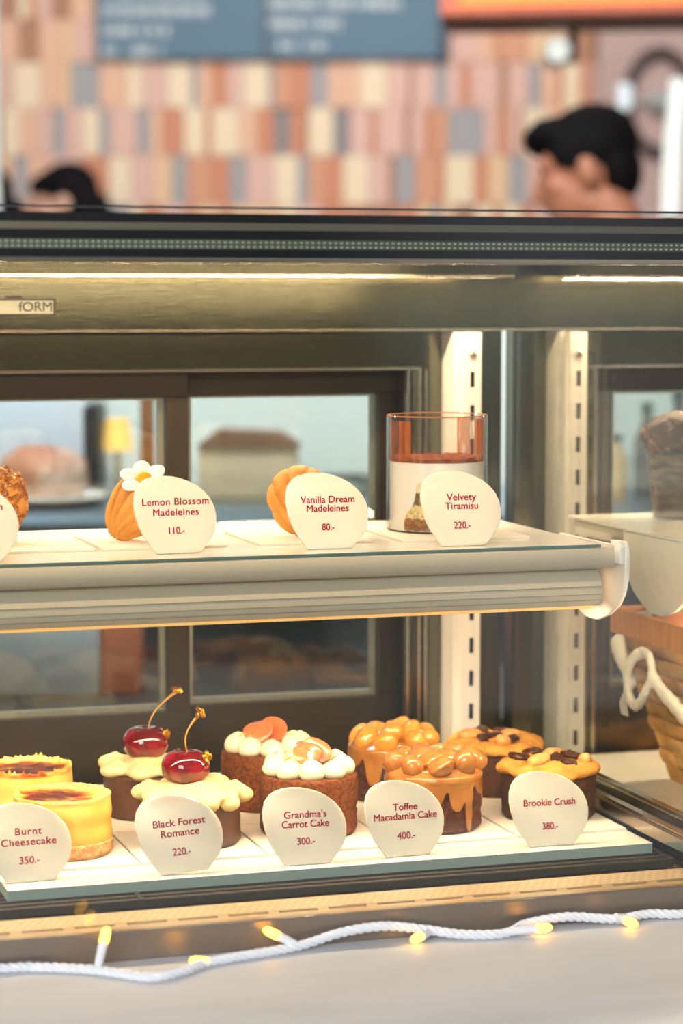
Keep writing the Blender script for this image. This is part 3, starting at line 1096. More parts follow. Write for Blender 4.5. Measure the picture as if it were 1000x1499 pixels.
l_.new(ln.outputs['Value'], ma.inputs[2])
mr = n_.new('ShaderNodeMapRange')
mr.inputs['From Min'].default_value, mr.inputs['From Max'].default_value = .0345, .0520
l_.new(ma.outputs[0], mr.inputs['Value'])
cr = n_.new('ShaderNodeValToRGB')
e = cr.color_ramp.elements
e[0].position, e[0].color = 0.0, lin('#5e2412')
e[1].position, e[1].color = 1.0, lin('#f5d078')
for ps, cc in ((.22, '#7d3215'), (.42, '#b5591c'), (.58, '#e39a3c'), (.75, '#efc160')):
    q = e.new(ps)
    q.color = lin(cc)
l_.new(mr.outputs[0], cr.inputs['Fac'])
top = n_.new('ShaderNodeMapRange')
top.inputs['From Min'].default_value, top.inputs['From Max'].default_value = .0435, .0455
l_.new(sx.outputs['Z'], top.inputs['Value'])
mx = n_.new('ShaderNodeMix')
mx.data_type = 'RGBA'
nz2 = n_.new('ShaderNodeTexNoise')
nz2.inputs['Scale'].default_value = 28
l_.new(tc.outputs['Object'], nz2.inputs['Vector'])
cr2 = n_.new('ShaderNodeValToRGB')
cr2.color_ramp.elements[0].position, cr2.color_ramp.elements[0].color = .40, lin('#f4cf70')
cr2.color_ramp.elements[1].position, cr2.color_ramp.elements[1].color = .70, lin('#e9b44e')
l_.new(nz2.outputs['Fac'], cr2.inputs['Fac'])
l_.new(top.outputs[0], mx.inputs['Factor'])
l_.new(cr2.outputs['Color'], mx.inputs['A'])
l_.new(cr.outputs['Color'], mx.inputs['B'])
l_.new(mx.outputs['Result'], bs.inputs['Base Color'])
bpn = n_.new('ShaderNodeBump')
bpn.inputs['Strength'].default_value = .25
bpn.inputs['Distance'].default_value = .002
l_.new(nz.outputs['Fac'], bpn.inputs['Height'])
l_.new(bpn.outputs[0], bs.inputs['Normal'])


FILL2 = FILL.copy()
FILL2.name = 'well_browned_filling'
for nd in FILL2.node_tree.nodes:
    if nd.type == 'MAP_RANGE' and abs(nd.inputs['From Min'].default_value - .0345) < 1e-5:
        nd.inputs['From Min'].default_value, nd.inputs['From Max'].default_value = .040, .060


def burnt(label, loc, seed, ragged, rz):
    t = thing('cheesecake', label, 'cake', loc, (0, 0, rz), 'burnt cheesecakes')
    obj('biscuit_base', B().lathe(cake_prof(.0410, .0125, .0015, 5), 96, fn=rough(.0016, 120, seed)), CRUSTM, t, local=True)

    def f(p):
        q = rough(.0006, 90, seed + 3, .0010)(p)
        r = math.hypot(p.x, p.y)
        if p.z > .030:
            a = math.atan2(p.y, p.x)
            rim = math.exp(-((r - .038) / .0035) ** 2)
            q.z += rim * (.0008 + ragged * max(0, noise.fractal(Vector((math.cos(a) * 16, math.sin(a) * 16, seed)), 1, 2, 5)))
            q.z += noise.fractal(q * 90 + Vector((0, 0, seed)), 1, 2, 4) * .0013 if r < .036 else 0
        return q
    prof = [(0, 0), (.0395, 0)] + [(.0395 + .0005 * math.sin(i), .0365 * i / 12) for i in range(1, 12)] + [(.0395, .0350), (.0390, .0362), (.0378, .0366), (.0366, .0362), (.0350, .0352), (.0325, .0348)]
    prof += [(.029 - .0024 * i, .0346) for i in range(12)] + [(0, .0346)]
    fo = obj('filling', B().lathe(prof, 160, c=(0, 0, 0), fn=f), FILL if ragged < .003 else FILL2, t, local=True)
    for v in fo.data.vertices:
        v.co.z += .0112
    return t


burnt('burnt cheesecake in front, its smooth rim above the price card', (.366, 1.908, ZT), 1.3, .001, R(20))
burnt('burnt cheesecake behind the front one, its rim ragged', (.358, 2.030, ZT), 4.1, .0050, R(75))

# 2 black forest
CHOC = mat('dark_chocolate_shell', '#4a2f25', .36, bump=(60, .15, .002), mix=('#54382b', 25, .4, .6))
CREAM = mat('piped_cream', '#ecd69c', .38, sss=.3)
CHERRY = mat('glazed_cherry', '#5a0512', .07, coat=1.0, spec=.6, mix=('#8a0c1e', 60, .45, .65))
STEMM = mat('cherry_stem', '#a87d3c', .5)
GOLD = mat('gold_leaf', '#e3aa3c', .28, 1.0, bump=(500, .6, .002))


def leaf_blob(b, c, r, seed):
    rr = random.Random(seed)
    for k in range(7):
        d = Vector((rr.uniform(-1, 1), rr.uniform(-1, 1), rr.uniform(-.6, 1))) * r * .6
        b.ball(Vector(c) + d, (r * rr.uniform(.3, .7), r * rr.uniform(.1, .3), r * rr.uniform(.3, .7)), Euler((rr.random() * 3, rr.random() * 3, rr.random() * 3)), 1)


def forest(label, loc, seed, stem_to, rz, drips):
    t = thing('cherry_cake', label, 'cake', loc, (0, 0, 0), 'black forest cakes')
    obj('chocolate_shell', B().lathe(cake_prof(.0408, .0385, .0025), 96, fn=rough(.0007, 40, seed, .0006)), CHOC, t, local=True)
    b = B()
    b.lathe([(0, .0375), (.034, .0375), (.038, .040), (.037, .0435), (.030, .0465), (0, .0475)], 48)
    for k, (a, rad, zz) in enumerate(drips):
        x, y = math.cos(a), math.sin(a)
        b.ball((x * .031, y * .031, .0425), (.0160, .0160, .0068), sub=3)
        b.ball((x * .0405, y * .0405, zz), (rad * 1.15, rad * 1.15, .0070), sub=3)
        b.tube([(x * .032, y * .032, .043), (x * .0405, y * .0405, zz)], [.010, rad * .85], 12)
    for k in range(3):
        a = seed + k * 2.1
        b.ball((math.cos(a) * .012, math.sin(a) * .012, .046), (.016, .014, .006))
    o = obj('cream_topping', b, CREAM, t, local=True)
    fuse(o, .0011, 16, .6)
    ch = thing('cherry', None, None)
    ch.parent = t
    ch.location = (-.004, .002, .0478)
    ch.scale = (1.10, 1.10, 1.10)
    cb = B()

    def cf(p):
        r = math.hypot(p.x, p.y)
        return 1 - .26 * math.exp(-(r / .42) ** 2) * (1 if p.z > 0 else .35) - .05 * math.exp(-((p.x - .0) / .25) ** 2) * max(0, -p.y)
    cb.ball((0, 0, .0130), (.0185, .0175, .0150), sub=5, fn=cf)
    obj('fruit', cb, CHERRY, ch, local=True)
    pts = []
    s0, s1 = Vector((.002, 0, .022)), Vector(stem_to)
    for i in range(9):
        u = i / 8
        p = s0.lerp(s1, u)
        p.x -= .006 * math.sin(u * math.pi) * (1 if s1.x > 0 else -1)
        pts.append(p)
    obj('stem', B().tube(pts, [.0006] * 3 + [.0007] * 3 + [.0008, .0011, .0015], 8), STEMM, ch, local=True)
    g = B()
    leaf_blob(g, s1, .0050, seed * 10)
    obj('gold_tip', g, GOLD, ch, local=True, smooth=False)
    g = B()
    leaf_blob(g, (.014, -.006, .0195), .0062, seed * 7)
    obj('gold_leaf', g, GOLD, ch, local=True, smooth=False)
    return t


forest('chocolate cherry cake in front with cream dripping over the rim', (.4745, 1.913, ZT), 1, (.0105, -.002, .053), 0,
       [(-2.75, .009, .0330), (-2.1, .007, .0410), (-1.45, .0080, .0385), (-.95, .0085, .0370), (-.2, .010, .0385), (.7, .008, .042), (1.7, .008, .042), (2.7, .009, .040)])
forest('chocolate cherry cake at the rear with leaning gold tipped stem', (.4675, 2.030, ZT), 2, (.0260, .002, .0520), 0,
       [(-2.8, .0085, .0425), (-2.0, .0085, .0425), (-1.2, .0085, .0420), (-.4, .008, .0425), (.5, .008, .042), (1.5, .008, .042), (2.5, .008, .042)])

# 3 carrot cake
CARROT = mat('carrot_sponge', '#7d431a', .9, mix=('#572b0e', 320, .42, .60), bump=(420, .8, .0025))
FROST = mat('cream_cheese_frosting', '#efe4c0', .4, sss=.3)
PEACH = mat('candied_carrot_slice', '#d8744a', .25, coat=.5, sss=.3)
HERB = mat('green_herb', '#8a9a3a', .6)


def carrot(label, loc, seed, rz):
    t = thing('carrot_cake', label, 'cake', loc, (0, 0, rz), 'carrot cakes')

    def f(p):
        q = rough(.0007, 240, seed, .0014)(p)
        groove = 1 - .030 * math.exp(-((p.z - .021) / .0012) ** 2)
        return Vector((q.x * groove, q.y * groove, q.z))
    pr = cake_prof(.0412, .0495, .003, 30)
    obj('sponge', B().lathe(pr, 140, fn=f), CARROT, t, local=True)
    for k in range(9):
        a = k * 2 * math.pi / 9 + .2
        rr = .0285
        x, y = rr * math.cos(a), rr * math.sin(a)

        def fn(p):
            return 1.0
        b = B().lathe([(0, -.001), (.0085, -.001), (.0108, .003), (.0112, .0065), (.0098, .0105), (.0065, .0138), (.0028, .0158), (.0008, .0168), (0, .0170)], 28)
        o = obj('frosting_dollop', b, FROST, t, local=True, angle=None)
        o.location = (x, y, .0495)
        o.rotation_euler = (0, 0, a)
        o.scale = (1, 1, .92 + .1 * math.sin(k * 2.3 + seed))
    b = B().lathe([(0, -.001), (.0105, -.001), (.012, .004), (.009, .009), (0, .010)], 24)
    o = obj('frosting_dollop', b, FROST, t, local=True, angle=None)
    o.location = (0, 0, .0495)
    for k in range(3):
        b = B()
        b.ball((0, 0, 0), (.0135, .0105, .0016), sub=3)
        for v in b.bm.verts:
            v.co.z += 18 * v.co.x ** 2 - 8 * v.co.y ** 2 + .001 * noise.noise(v.co * 220)
        o = obj('carrot_slice', b, PEACH, t, local=True, angle=None)
        o.location = ((-.006, .007, .001)[k], (-.009, -.001, .004)[k], .0495 + (.0175, .0185, .0195)[k])
        o.rotation_euler = ((R(50), R(62), R(30))[k], (R(-10), R(25), R(0))[k], (R(10), R(-25), R(60))[k])
    rr = random.Random(int(seed * 10))
    for k in range(7):
        a = rr.random() * 6.28
        q = Vector((.028 * math.cos(a), .028 * math.sin(a), .0655))
        b = B().tube([q + Vector((-.002, 0, -.002)), q + Vector((0, .001, 0)), q + Vector((.003, .0, .0012))], .00045, 6)
        obj('herb_sprig', b, HERB, t, local=True)
    return t


carrot('carrot cake in front with piped frosting and candied carrot slices', (.578, 1.922, ZT), 1.0, R(8))
carrot('carrot cake behind the front carrot cake, partly hidden', (.5740, 2.032, ZT), 2.0, R(-30))

# 4 toffee macadamia
CHOCSP = mat('chocolate_sponge', '#5a2f1e', .85, mix=('#3e1d12', 190, .42, .6), bump=(330, .9, .003))
TOFFEE = mat('toffee_glaze', '#a2682f', .14, coat=.7, sss=.2, mix=('#b27a40', 60, .4, .6))
NUT = mat('toffee_coated_nut', '#b0733a', .14, coat=.8, sss=.2)
NUT2 = mat('pale_toffee_nut', '#d8953f', .14, coat=.8, sss=.25)


def toffee(label, loc, seed, nutm, drips):
    t = thing('toffee_cake', label, 'cake', loc, (0, 0, 0), 'toffee macadamia cakes')
    obj('sponge', B().lathe(cake_prof(.0400, .0430, .005, 24), 120, fn=rough(.0012, 130, seed, .0012)), CHOCSP, t, local=True)
    b = B()
    b.lathe([(0, .040), (.040, .040), (.0422, .044), (.0415, .048), (.035, .052), (0, .053)], 56)
    NS = 180
    top_, cols_ = .0470, []
    for k in range(NS):
        a = 2 * math.pi * k / NS - math.pi
        dep_ = .004
        for a0, ln, w in drips:
            d = (a - a0 + math.pi) % (2 * math.pi) - math.pi
            dep_ = max(dep_, ln * math.exp(-(d / w) ** 4))
        dep_ += .0012 * noise.noise(Vector((a * 2.5, seed, 0)))
        zb = max(.0012, .0440 - dep_)
        col = []
        for q in range(13):
            u = q / 12
            z = top_ + (zb - top_) * u
            rr_ = .0418 + .0007 * math.exp(-((u - .92) / .12) ** 2) + .0003 * noise.noise(Vector((a * 4, z * 160, seed)))
            col.append((rr_, z))
        col += [(.0395, zb + .0003), (.0385, top_)]
        cols_.append([b.bm.verts.new((r_ * math.cos(a), r_ * math.sin(a), z)) for r_, z in col])
    for k in range(NS):
        A_, C_ = cols_[k], cols_[(k + 1) % NS]
        for q in range(len(A_)):
            q2 = (q + 1) % len(A_)
            b.bm.faces.new((A_[q], C_[q], C_[q2], A_[q2]))
    o = obj('toffee_glaze', b, TOFFEE, t, local=True)
    fuse(o, .0010, 4, .5)
    rr = random.Random(seed)
    spots = [(.031 * math.cos(a + seed), .031 * math.sin(a + seed), .0545) for a in [k * 2 * math.pi / 8 for k in range(8)]]
    spots += [(.014 * math.cos(a + 1), .014 * math.sin(a + 1), .0575) for a in [k * 2 * math.pi / 4 for k in range(4)]]
    for (x, y, z) in spots:
        b = B().ball((0, 0, 0), (.0122 + rr.uniform(0, .0022), .0104 + rr.uniform(0, .0014), .0092), Euler((rr.random(), rr.random(), rr.random() * 3)), 4, fn=lambda p: 1 + .10 * math.exp(-((p.z) / .18) ** 2) * (1 if p.x > 0 else -.3))
        o = obj('macadamia_nut', b, nutm, t, local=True, angle=None)
        o.location = (x + rr.uniform(-.002, .002), y + rr.uniform(-.002, .002), z + rr.uniform(-.0015, .0015))
        o.rotation_euler = (rr.uniform(-.5, .5), rr.uniform(-.5, .5), rr.random() * 6)
    b = B()
    for (x, y, z) in spots:
        b.ball((x * .93, y * .93, z - .005), (.0105, .0105, .0055), sub=2)
    b.lathe([(0, .049), (.036, .049), (.034, .054), (0, .0555)], 40)
    o = obj('glaze_pool', b, TOFFEE, t, local=True)
    fuse(o, .0013, 5, .6)
    return t


toffee('toffee macadamia cake in front with long glaze drips', (.6845, 1.907, ZT), 3, NUT,
       [(-2.95, .010, .20), (-2.45, .018, .22), (-1.95, .022, .30), (-1.40, .024, .20), (-1.10, .043, .11), (-.62, .013, .28), (-.12, .030, .16), (.5, .010, .3), (2.2, .012, .4)])
toffee('toffee macadamia cake at the rear with paler nuts', (.6915, 2.032, ZT), 5, NUT2,
       [(-2.9, .012, .25), (-2.35, .028, .22), (-1.5, .007, .3), (-.6, .010, .3), (.4, .012, .3), (1.5, .012, .3), (2.4, .012, .3)])

# 5 brookie
BROWN = mat('brownie_body', '#50301f', .8, mix=('#3b2015', 150, .42, .62), bump=(300, .7, .003))
COOKIE = mat('golden_cookie', '#d99a45', .75, mix=('#c17d2c', 60, .45, .7), bump=(160, .8, .004))
CHUNK = mat('chocolate_chunk', '#3f2014', .3, bump=(90, .3, .002))
PALENUT = mat('pale_macadamia', '#e0a763', .5, mix=('#cf8f4a', 60, .4, .6), bump=(200, .4, .002))


def brookie(label, loc, seed, rz):
    t = thing('cookie_cake', label, 'cake', loc, (0, 0, rz), 'cookie topped brownie cakes')
    obj('brownie', B().lathe(cake_prof(.0408, .0395, .0035, 20), 120, fn=rough(.0007, 90, seed, .0010)), BROWN, t, local=True)

    def f(p):
        a = math.atan2(p.y, p.x)
        r = math.hypot(p.x, p.y)
        w = noise.noise(Vector((math.cos(a) * 2.2, math.sin(a) * 2.2, seed))) * .0022
        k = (r + w * r / .043) / r
        zz = p.z + (noise.fractal(Vector((p.x, p.y, seed)) * 85, 1, 2, 5) * .0026 + noise.noise(Vector((p.x, p.y, seed + 9)) * 220) * .0007) * (1 if p.z > .043 else .5) - .0012 * math.sin(a * 3 + seed) * (r / .044) ** 3
        return Vector((p.x * k, p.y * k, zz))
    pr = [(0, .0385), (.035, .0385), (.0410, .0382), (.0438, .0392), (.0450, .0412), (.0447, .0435), (.0430, .0458), (.0405, .0474)] + [(.0380 - .0019 * i, .0482 + .00022 * min(i, 8)) for i in range(20)] + [(0, .0502)]
    obj('cookie', B().lathe(pr, 200, fn=f), COOKIE, t, local=True, angle=None)
    rr = random.Random(int(seed * 100))
    for (x, y, sx_, sy_, mm, nm_) in ((.002, -.008, .0105, .0080, CHUNK, 'chocolate_chunk'), (.022, -.004, .0100, .0075, CHUNK, 'chocolate_chunk'), (-.024, .006, .0095, .0075, CHUNK, 'chocolate_chunk'), (.008, -.025, .0075, .0045, CHUNK, 'chocolate_chunk'),
                                      (-.016, -.016, .0100, .0085, PALENUT, 'macadamia_nut'), (.010, .010, .0095, .0085, PALENUT, 'macadamia_nut'), (.026, -.020, .0070, .0055, PALENUT, 'macadamia_nut'), (-.006, .024, .0085, .008, CHUNK, 'chocolate_chunk')):
        b = B().ball((0, 0, 0), (sx_ * 1.12, sy_ * 1.12, .0028 if mm is CHUNK else .0058), sub=4)
        b.jitter(.0030 if mm is CHUNK else .0012, 95, rr.random() * 9)
        o = obj(nm_, b, mm, t, local=True, angle=None)
        o.location = (x, y, .0502 + rr.uniform(0, .001))
        o.rotation_euler = (rr.uniform(.0, .25), rr.uniform(-.25, .25), rr.random() * 6)
    return t


brookie('cookie topped brownie in front with chocolate chunks', (.7945, 1.918, ZT), 1.0, R(0))
brookie('cookie topped brownie at the rear beside the toffee cake', (.7880, 2.032, ZT), 2.6, R(-60))

# ------------------------------------------------------------------ shelf pastries
MADE = mat('golden_madeleine', '#dd9a44', .6, mix=('#c57f2a', 40, .42, .66), bump=(300, .35, .002), sss=.05)


def madeleine_mesh(b, A=.0245, L=.0290, D=.016, Hb=.015, rib=.0020):
    r = bmesh.ops.create_icosphere(b.bm, subdivisions=6, radius=1.0)
    for v in r['verts']:
        x, y, z = v.co
        z2 = L * z
        x2 = A * x * (1.0 + .15 * z)
        phi = math.atan2(x2, z2 + L * 1.35)
        rb = 1 - 2 * (1 - abs(math.sin(phi * 12 + .8))) ** 2.2
        if y < 0:
            y2 = D * y
            edge = math.sqrt(max(0, 1 - y * y))
            y2 += -rib * rb * min(1, abs(y) * 3.0)
        else:
            y2 = Hb * y * (1 if abs(z) < .6 else 1)
            edge = 1
        k = 1 + .040 * rb * max(0, 1 - abs(y) * 2.5)
        lip = 1 + .06 * math.exp(-(y / .12) ** 2)
        v.co = Vector((x2 * k * lip, y2, z2 * (1 + .02 * rb * max(0, 1 - abs(y) * 2.5)) * lip))


def madeleine(label, loc, tilt, turn, roll=0.0):
    t = thing('madeleine', label, 'madeleine', loc, (0, 0, 0), 'madeleines on the shelf')
    b = B()
    madeleine_mesh(b)
    M = Euler((0, roll, 0)).to_matrix()
    M = Euler((tilt, 0, 0)).to_matrix() @ M
    M = Euler((0, 0, turn)).to_matrix() @ M
    for v in b.bm.verts:
        v.co = M @ v.co
    lo = min(v.co.z for v in b.bm.verts)
    for v in b.bm.verts:
        v.co.z -= lo
    obj('sponge', b, MADE, t, local=True, angle=None)
    return t


L1 = madeleine('golden madeleine topped with a white sugar daisy', (.4385, 1.952, ZST), R(-24), R(-38), R(30))
fb = thing('sugar_daisy', None, None)
fb.parent = L1
fb.location = (.0035, -.014, .0510)
fb.rotation_euler = (R(36), R(-14), 0)
SUGAR = mat('white_sugar_paste', '#f7f7f5', .5, sss=.2)
for k in range(6):
    a = k * math.pi / 3 + .3
    b = B().ball((.0118 * math.cos(a), .0118 * math.sin(a), .001), (.0088, .0074, .0030), Euler((0, -.14, a)), 3)
    obj('petal', b, SUGAR, fb, local=True)
obj('flower_centre', B().ball((0, 0, .0028), (.0066, .0066, .0030), sub=3), mat('yellow_flower_centre', '#f2b01e', .5), fb, local=True)
madeleine('plain golden ribbed madeleine between two price cards', (.5790, 1.950, ZST), R(-20), R(-30), R(-14))
L3 = madeleine('madeleine coated in caramelised nuts at the left edge', (.3255, 1.975, ZST), R(-12), R(-20), 0)
b = B()
rr = random.Random(3)
for v in L3.children[0].data.vertices:
    if rr.random() < .045 and v.co.z > .006:
        b.ball(v.co, (rr.uniform(.0018, .0034), rr.uniform(.0016, .0028), rr.uniform(.0016, .0028)), Euler((rr.random() * 3, rr.random() * 3, rr.random() * 3)), 1)
o = obj('nut_coating', b, mat('caramelised_nuts', '#9c5826', .3, mix=('#c88647', 120, .45, .6), coat=.4), L3, local=True)
o['kind'] = 'stuff'

# tiramisu tumbler
TX, TY = .7060, 1.9605
TM = thing('tiramisu_glass', 'clear glass of white tiramisu dusted with cocoa', 'dessert', (TX, TY, ZST))
TR, TH = .0438, .0990
obj('tumbler', B().lathe([(0, 0), (TR - .001, 0), (TR, .001), (TR, TH - .0008), (TR - .0008, TH), (TR - .0016, TH), (TR - .0024, TH - .0008), (TR - .0024, .0012), (0, .0012)], 96), TUMBLER, TM, local=True, angle=30)
obj('cream_filling', B().lathe([(0, .0014), (TR - .0031, .0014), (TR - .0031, .0600), (0, .0600)], 96), mat('white_mascarpone', '#fbf8f0', .45, sss=.2), TM, local=True, angle=30)


def cf2(p):
    return Vector((p.x, p.y, p.z + (noise.fractal(p * 90, 1, 2, 4) * .0016 + .0014 * math.exp(-((math.hypot(p.x, p.y) - .036) / .006) ** 2) if p.z > .0605 else 0)))


obj('cocoa_layer', B().lathe([(TR - .0027, .0598), (TR - .0027, .0612)] + [(TR - .0035 - .0028 * i, .0622) for i in range(14)] + [(0, .0622)], 96, fn=cf2), mat('cocoa_powder', '#a2501f', .95, mix=('#82390f', 200, .4, .6), bump=(500, .8, .002)), TM, local=True, angle=None)
b = B()
for i in range(96):
    a0, a1 = 2 * math.pi * i / 96, 2 * math.pi * (i + 1) / 96
    if -1.10 < (a0 if a0 < math.pi else a0 - 2 * math.pi) < .75 or 2.5 < a0 < 3.75:
        r_ = TR - .00255
        vs = [b.bm.verts.new((r_ * math.cos(a), r_ * math.sin(a), z)) for a, z in ((a0, .0615), (a1, .0615), (a1, TH - .004), (a0, TH - .004))]
        b.bm.faces.new(vs)
bmesh.ops.remove_doubles(b.bm, verts=b.bm.verts, dist=1e-6)
obj('cocoa_film', b, glass('cocoa_dust_film', (1, 1, 1, 1), base=0.0, power=8, film=('#bf6a33', 120, .34, .60, .92)), TM, local=True)
b = B().lathe([(TR - .0019, TH - .0004), (TR - .0006, TH + .0004), (TR - .0004, TH - .0006)], 96)
obj('cocoa_rim', b, mat('cocoa_rim_dust', '#b8703c', .9), TM, local=True)
# sponge pieces pressed against the glass (facing the front left)
am = -2.22
for nm_, prof, mm in (('sponge_base', [(.0020, -.0185, .0185), (.0070, -.0190, .0188), (.0115, -.0185, .0180), (.0128, -.0165, .0170)], mat('soaked_sponge', '#a06a34', .8, mix=('#7a4d22', 300, .4, .6), bump=(400, .6, .001))),
                      ('cream_layer', [(.0122, -.0178, .0175), (.0160, -.0165, .016), (.0200, -.0125, .0130), (.0240, -.0095, .010)], mat('cream_crumb', '#e9d9a0', .8, mix=('#bfa765', 300, .5, .65))),
                      ('sponge_middle', [(.0236, -.0100, .010), (.0280, -.0075, .0080), (.0330, -.0068, .0060), (.0350, -.0060, .0055)], mat('dark_sponge', '#6b5333', .8, mix=('#a68f63', 300, .45, .6))),
                      ('cream_tip', [(.0345, -.0066, .0058), (.0380, -.0064, .0052), (.0415, -.0054, .0040), (.0432, -.0025, .0010)], mat('pale_cream_tip', '#efe3b4', .7))):
    b = B()
    NC = 12
    sheets = []
    for r_ in (TR - .00250, TR - .0070):
        g = []
        for (z, uL, uR) in prof:
            g.append([b.bm.verts.new((r_ * math.cos(am + (uL + (uR - uL) * c / NC) / TR), r_ * math.sin(am + (uL + (uR - uL) * c / NC) / TR), z + .0006 * math.sin(c * 2.1 + z * 900))) for c in range(NC + 1)])
        sheets.append(g)
    O_, I_ = sheets
    n = len(prof)
    for i in range(n - 1):
        for c in range(NC):
            b.bm.faces.new((O_[i][c], O_[i][c + 1], O_[i + 1][c + 1], O_[i + 1][c]))
            b.bm.faces.new((I_[i][c + 1], I_[i][c], I_[i + 1][c], I_[i + 1][c + 1]))
        for c in (0, NC):
            b.bm.faces.new((O_[i][c], O_[i + 1][c], I_[i + 1][c], I_[i][c]))
    for i in (0, n - 1):
        for c in range(NC):
            b.bm.faces.new((O_[i][c], O_[i][c + 1], I_[i][c + 1], I_[i][c]))
    obj(nm_, b, mm, TM, local=True)

# ------------------------------------------------------------------ price cards
OUT = [(575, 375), (551, 340), (530, 308), (514, 272), (504, 238), (498, 205), (499, 172), (507, 143), (523, 121), (546, 107), (575, 99), (606, 97), (640, 99), (672, 106), (705, 117), (737, 135), (764, 157),
       (785, 182), (799, 212), (805, 243), (803, 275), (795, 303), (780, 328), (760, 350), (740, 374)]
CW = .0685
POLY = [((x - 657) / 308 * CW, (375 - z) / 308 * CW) for x, z in OUT]


def price_card(label, loc, yaw, lines, price, roll=0.0, dx=-.0010):
    t = thing('price_card', label, 'price card', loc, (0, 0, yaw), 'white price cards')
    holder = B().prism(POLY, 'y', -.0018, .0018, .0007)
    lean = Euler((R(-7), 0, 0))
    lo = 0
    M = lean.to_matrix() @ Euler((0, roll, 0)).to_matrix()
    for v in holder.bm.verts:
        v.co = M @ v.co
    lo = min(v.co.z for v in holder.bm.verts)
    for v in holder.bm.verts:
        v.co.z -= lo
    obj('card', holder, CARD, t, local=True, angle=40)
    Hh = .0620
    for (txt, w, fz) in lines + ([price] if price else []):
        zc = Hh * (1 - fz)
        p = M @ Vector((dx, -.0018, zc)) - Vector((0, 0, lo))
        rot = (M.to_4x4() @ Euler((R(90), 0, 0)).to_matrix().to_4x4()).to_euler()
        text_mesh('lettering', txt, w * .000558, .0056, RED, t, p, rot, .00025, .00018)
    return t


price_card('price card lettered Burnt Cheesecake on the serving board', (.3245, 1.8225, ZB), R(2), [('Burnt', 37, .37), ('Cheesecake', 77, .50)], ('350.-', 28, .73))
price_card('price card lettered Black Forest Romance on the serving board', (.4435, 1.8105, ZB), R(-5), [('Black Forest', 74, .36), ('Romance', 54, .49)], ('220.-', 25, .73), R(-4.0))
price_card('price card lettered Grandma\'s Carrot Cake on the serving board', (.5445, 1.8130, ZB), R(-3), [('Grandma\'s', 62, .36), ('Carrot Cake', 69, .48)], ('300.-', 26, .70))
price_card('price card lettered Toffee Macadamia Cake on the serving board', (.6300, 1.8165, ZB), R(3), [('Toffee', 38, .36), ('Macadamia Cake', 98, .48)], ('400.-', 28, .73))
price_card('price card lettered Brookie Crush on the serving board', (.7545, 1.8145, ZB), R(-3), [('Brookie Crush', 80, .42)], ('380.-', 24, .735))
price_card('price card with a cut off word at the left picture edge', (.2885, 1.8380, ZS), R(0), [('h', 7, .32)], None, 0, .0186)
price_card('price card lettered Lemon Blossom Madeleines on the shelf', (.4510, 1.8560, ZS), R(5), [('Lemon Blossom', 99, .34), ('Madeleines', 68, .475)], ('110.-', 23, .71))
price_card('price card lettered Vanilla Dream Madeleines on the shelf', (.5755, 1.8530, ZS), R(-4), [('Vanilla Dream', 80, .36), ('Madeleines', 62, .475)], ('80.-', 18, .72))
price_card('price card lettered Velvety Tiramisu on the shelf', (.6865, 1.8420, ZS), R(-3), [('Velvety', 45, .36), ('Tiramisu', 50, .475)], ('220.-', 25, .73))

# ------------------------------------------------------------------ right case: cup and basket
CU = thing('chocolate_cup', 'tall clear cup topped with a chocolate muffin', 'dessert', (.9610, 2.020, ZS))
obj('cup', B().lathe([(0, 0), (.021, 0), (.0215, .001), (.0300, .0740), (.0293, .0740), (.0205, .002), (0, .002)], 64), TUMBLER, CU, local=True)
obj('muffin_top', B().ball((0, 0, .076), (.0330, .0330, .0200), sub=4).jitter(.003, 70, 3), mat('chocolate_muffin', '#5a3626', .6, mix=('#a07a6a', 90, .55, .62), bump=(220, .6, .003)), CU, local=True)
obj('layered_filling', B().lathe([(0, .0025), (.0204, .0025), (.0278, .0600), (0, .0600)], 48), mat('mocha_filling', '#8b7a66', .6, mix=('#59463a', 40, .4, .6, (1, 1, 4))), CU, local=True)
b = B()
for k in range(5):
    a = 2.2 + k * .35
    p0, p1 = Vector((.028 * math.cos(a), .028 * math.sin(a), .062)), Vector((.036 * math.cos(a), .036 * math.sin(a), .096 if k % 2 else .083))
    s = Vector((-math.sin(a), math.cos(a), 0)) * .005
    i = p0 * .97
    vs = [b.bm.verts.new(q) for q in (p0 - s, p0 + s, p1)]
    b.bm.faces.new(vs)
bmesh.ops.solidify(b.bm, geom=b.bm.faces[:], thickness=.0006)
obj('paper_collar', b, mat('brown_baking_paper', '#9a643b', .7), CU, local=True, smooth=False)

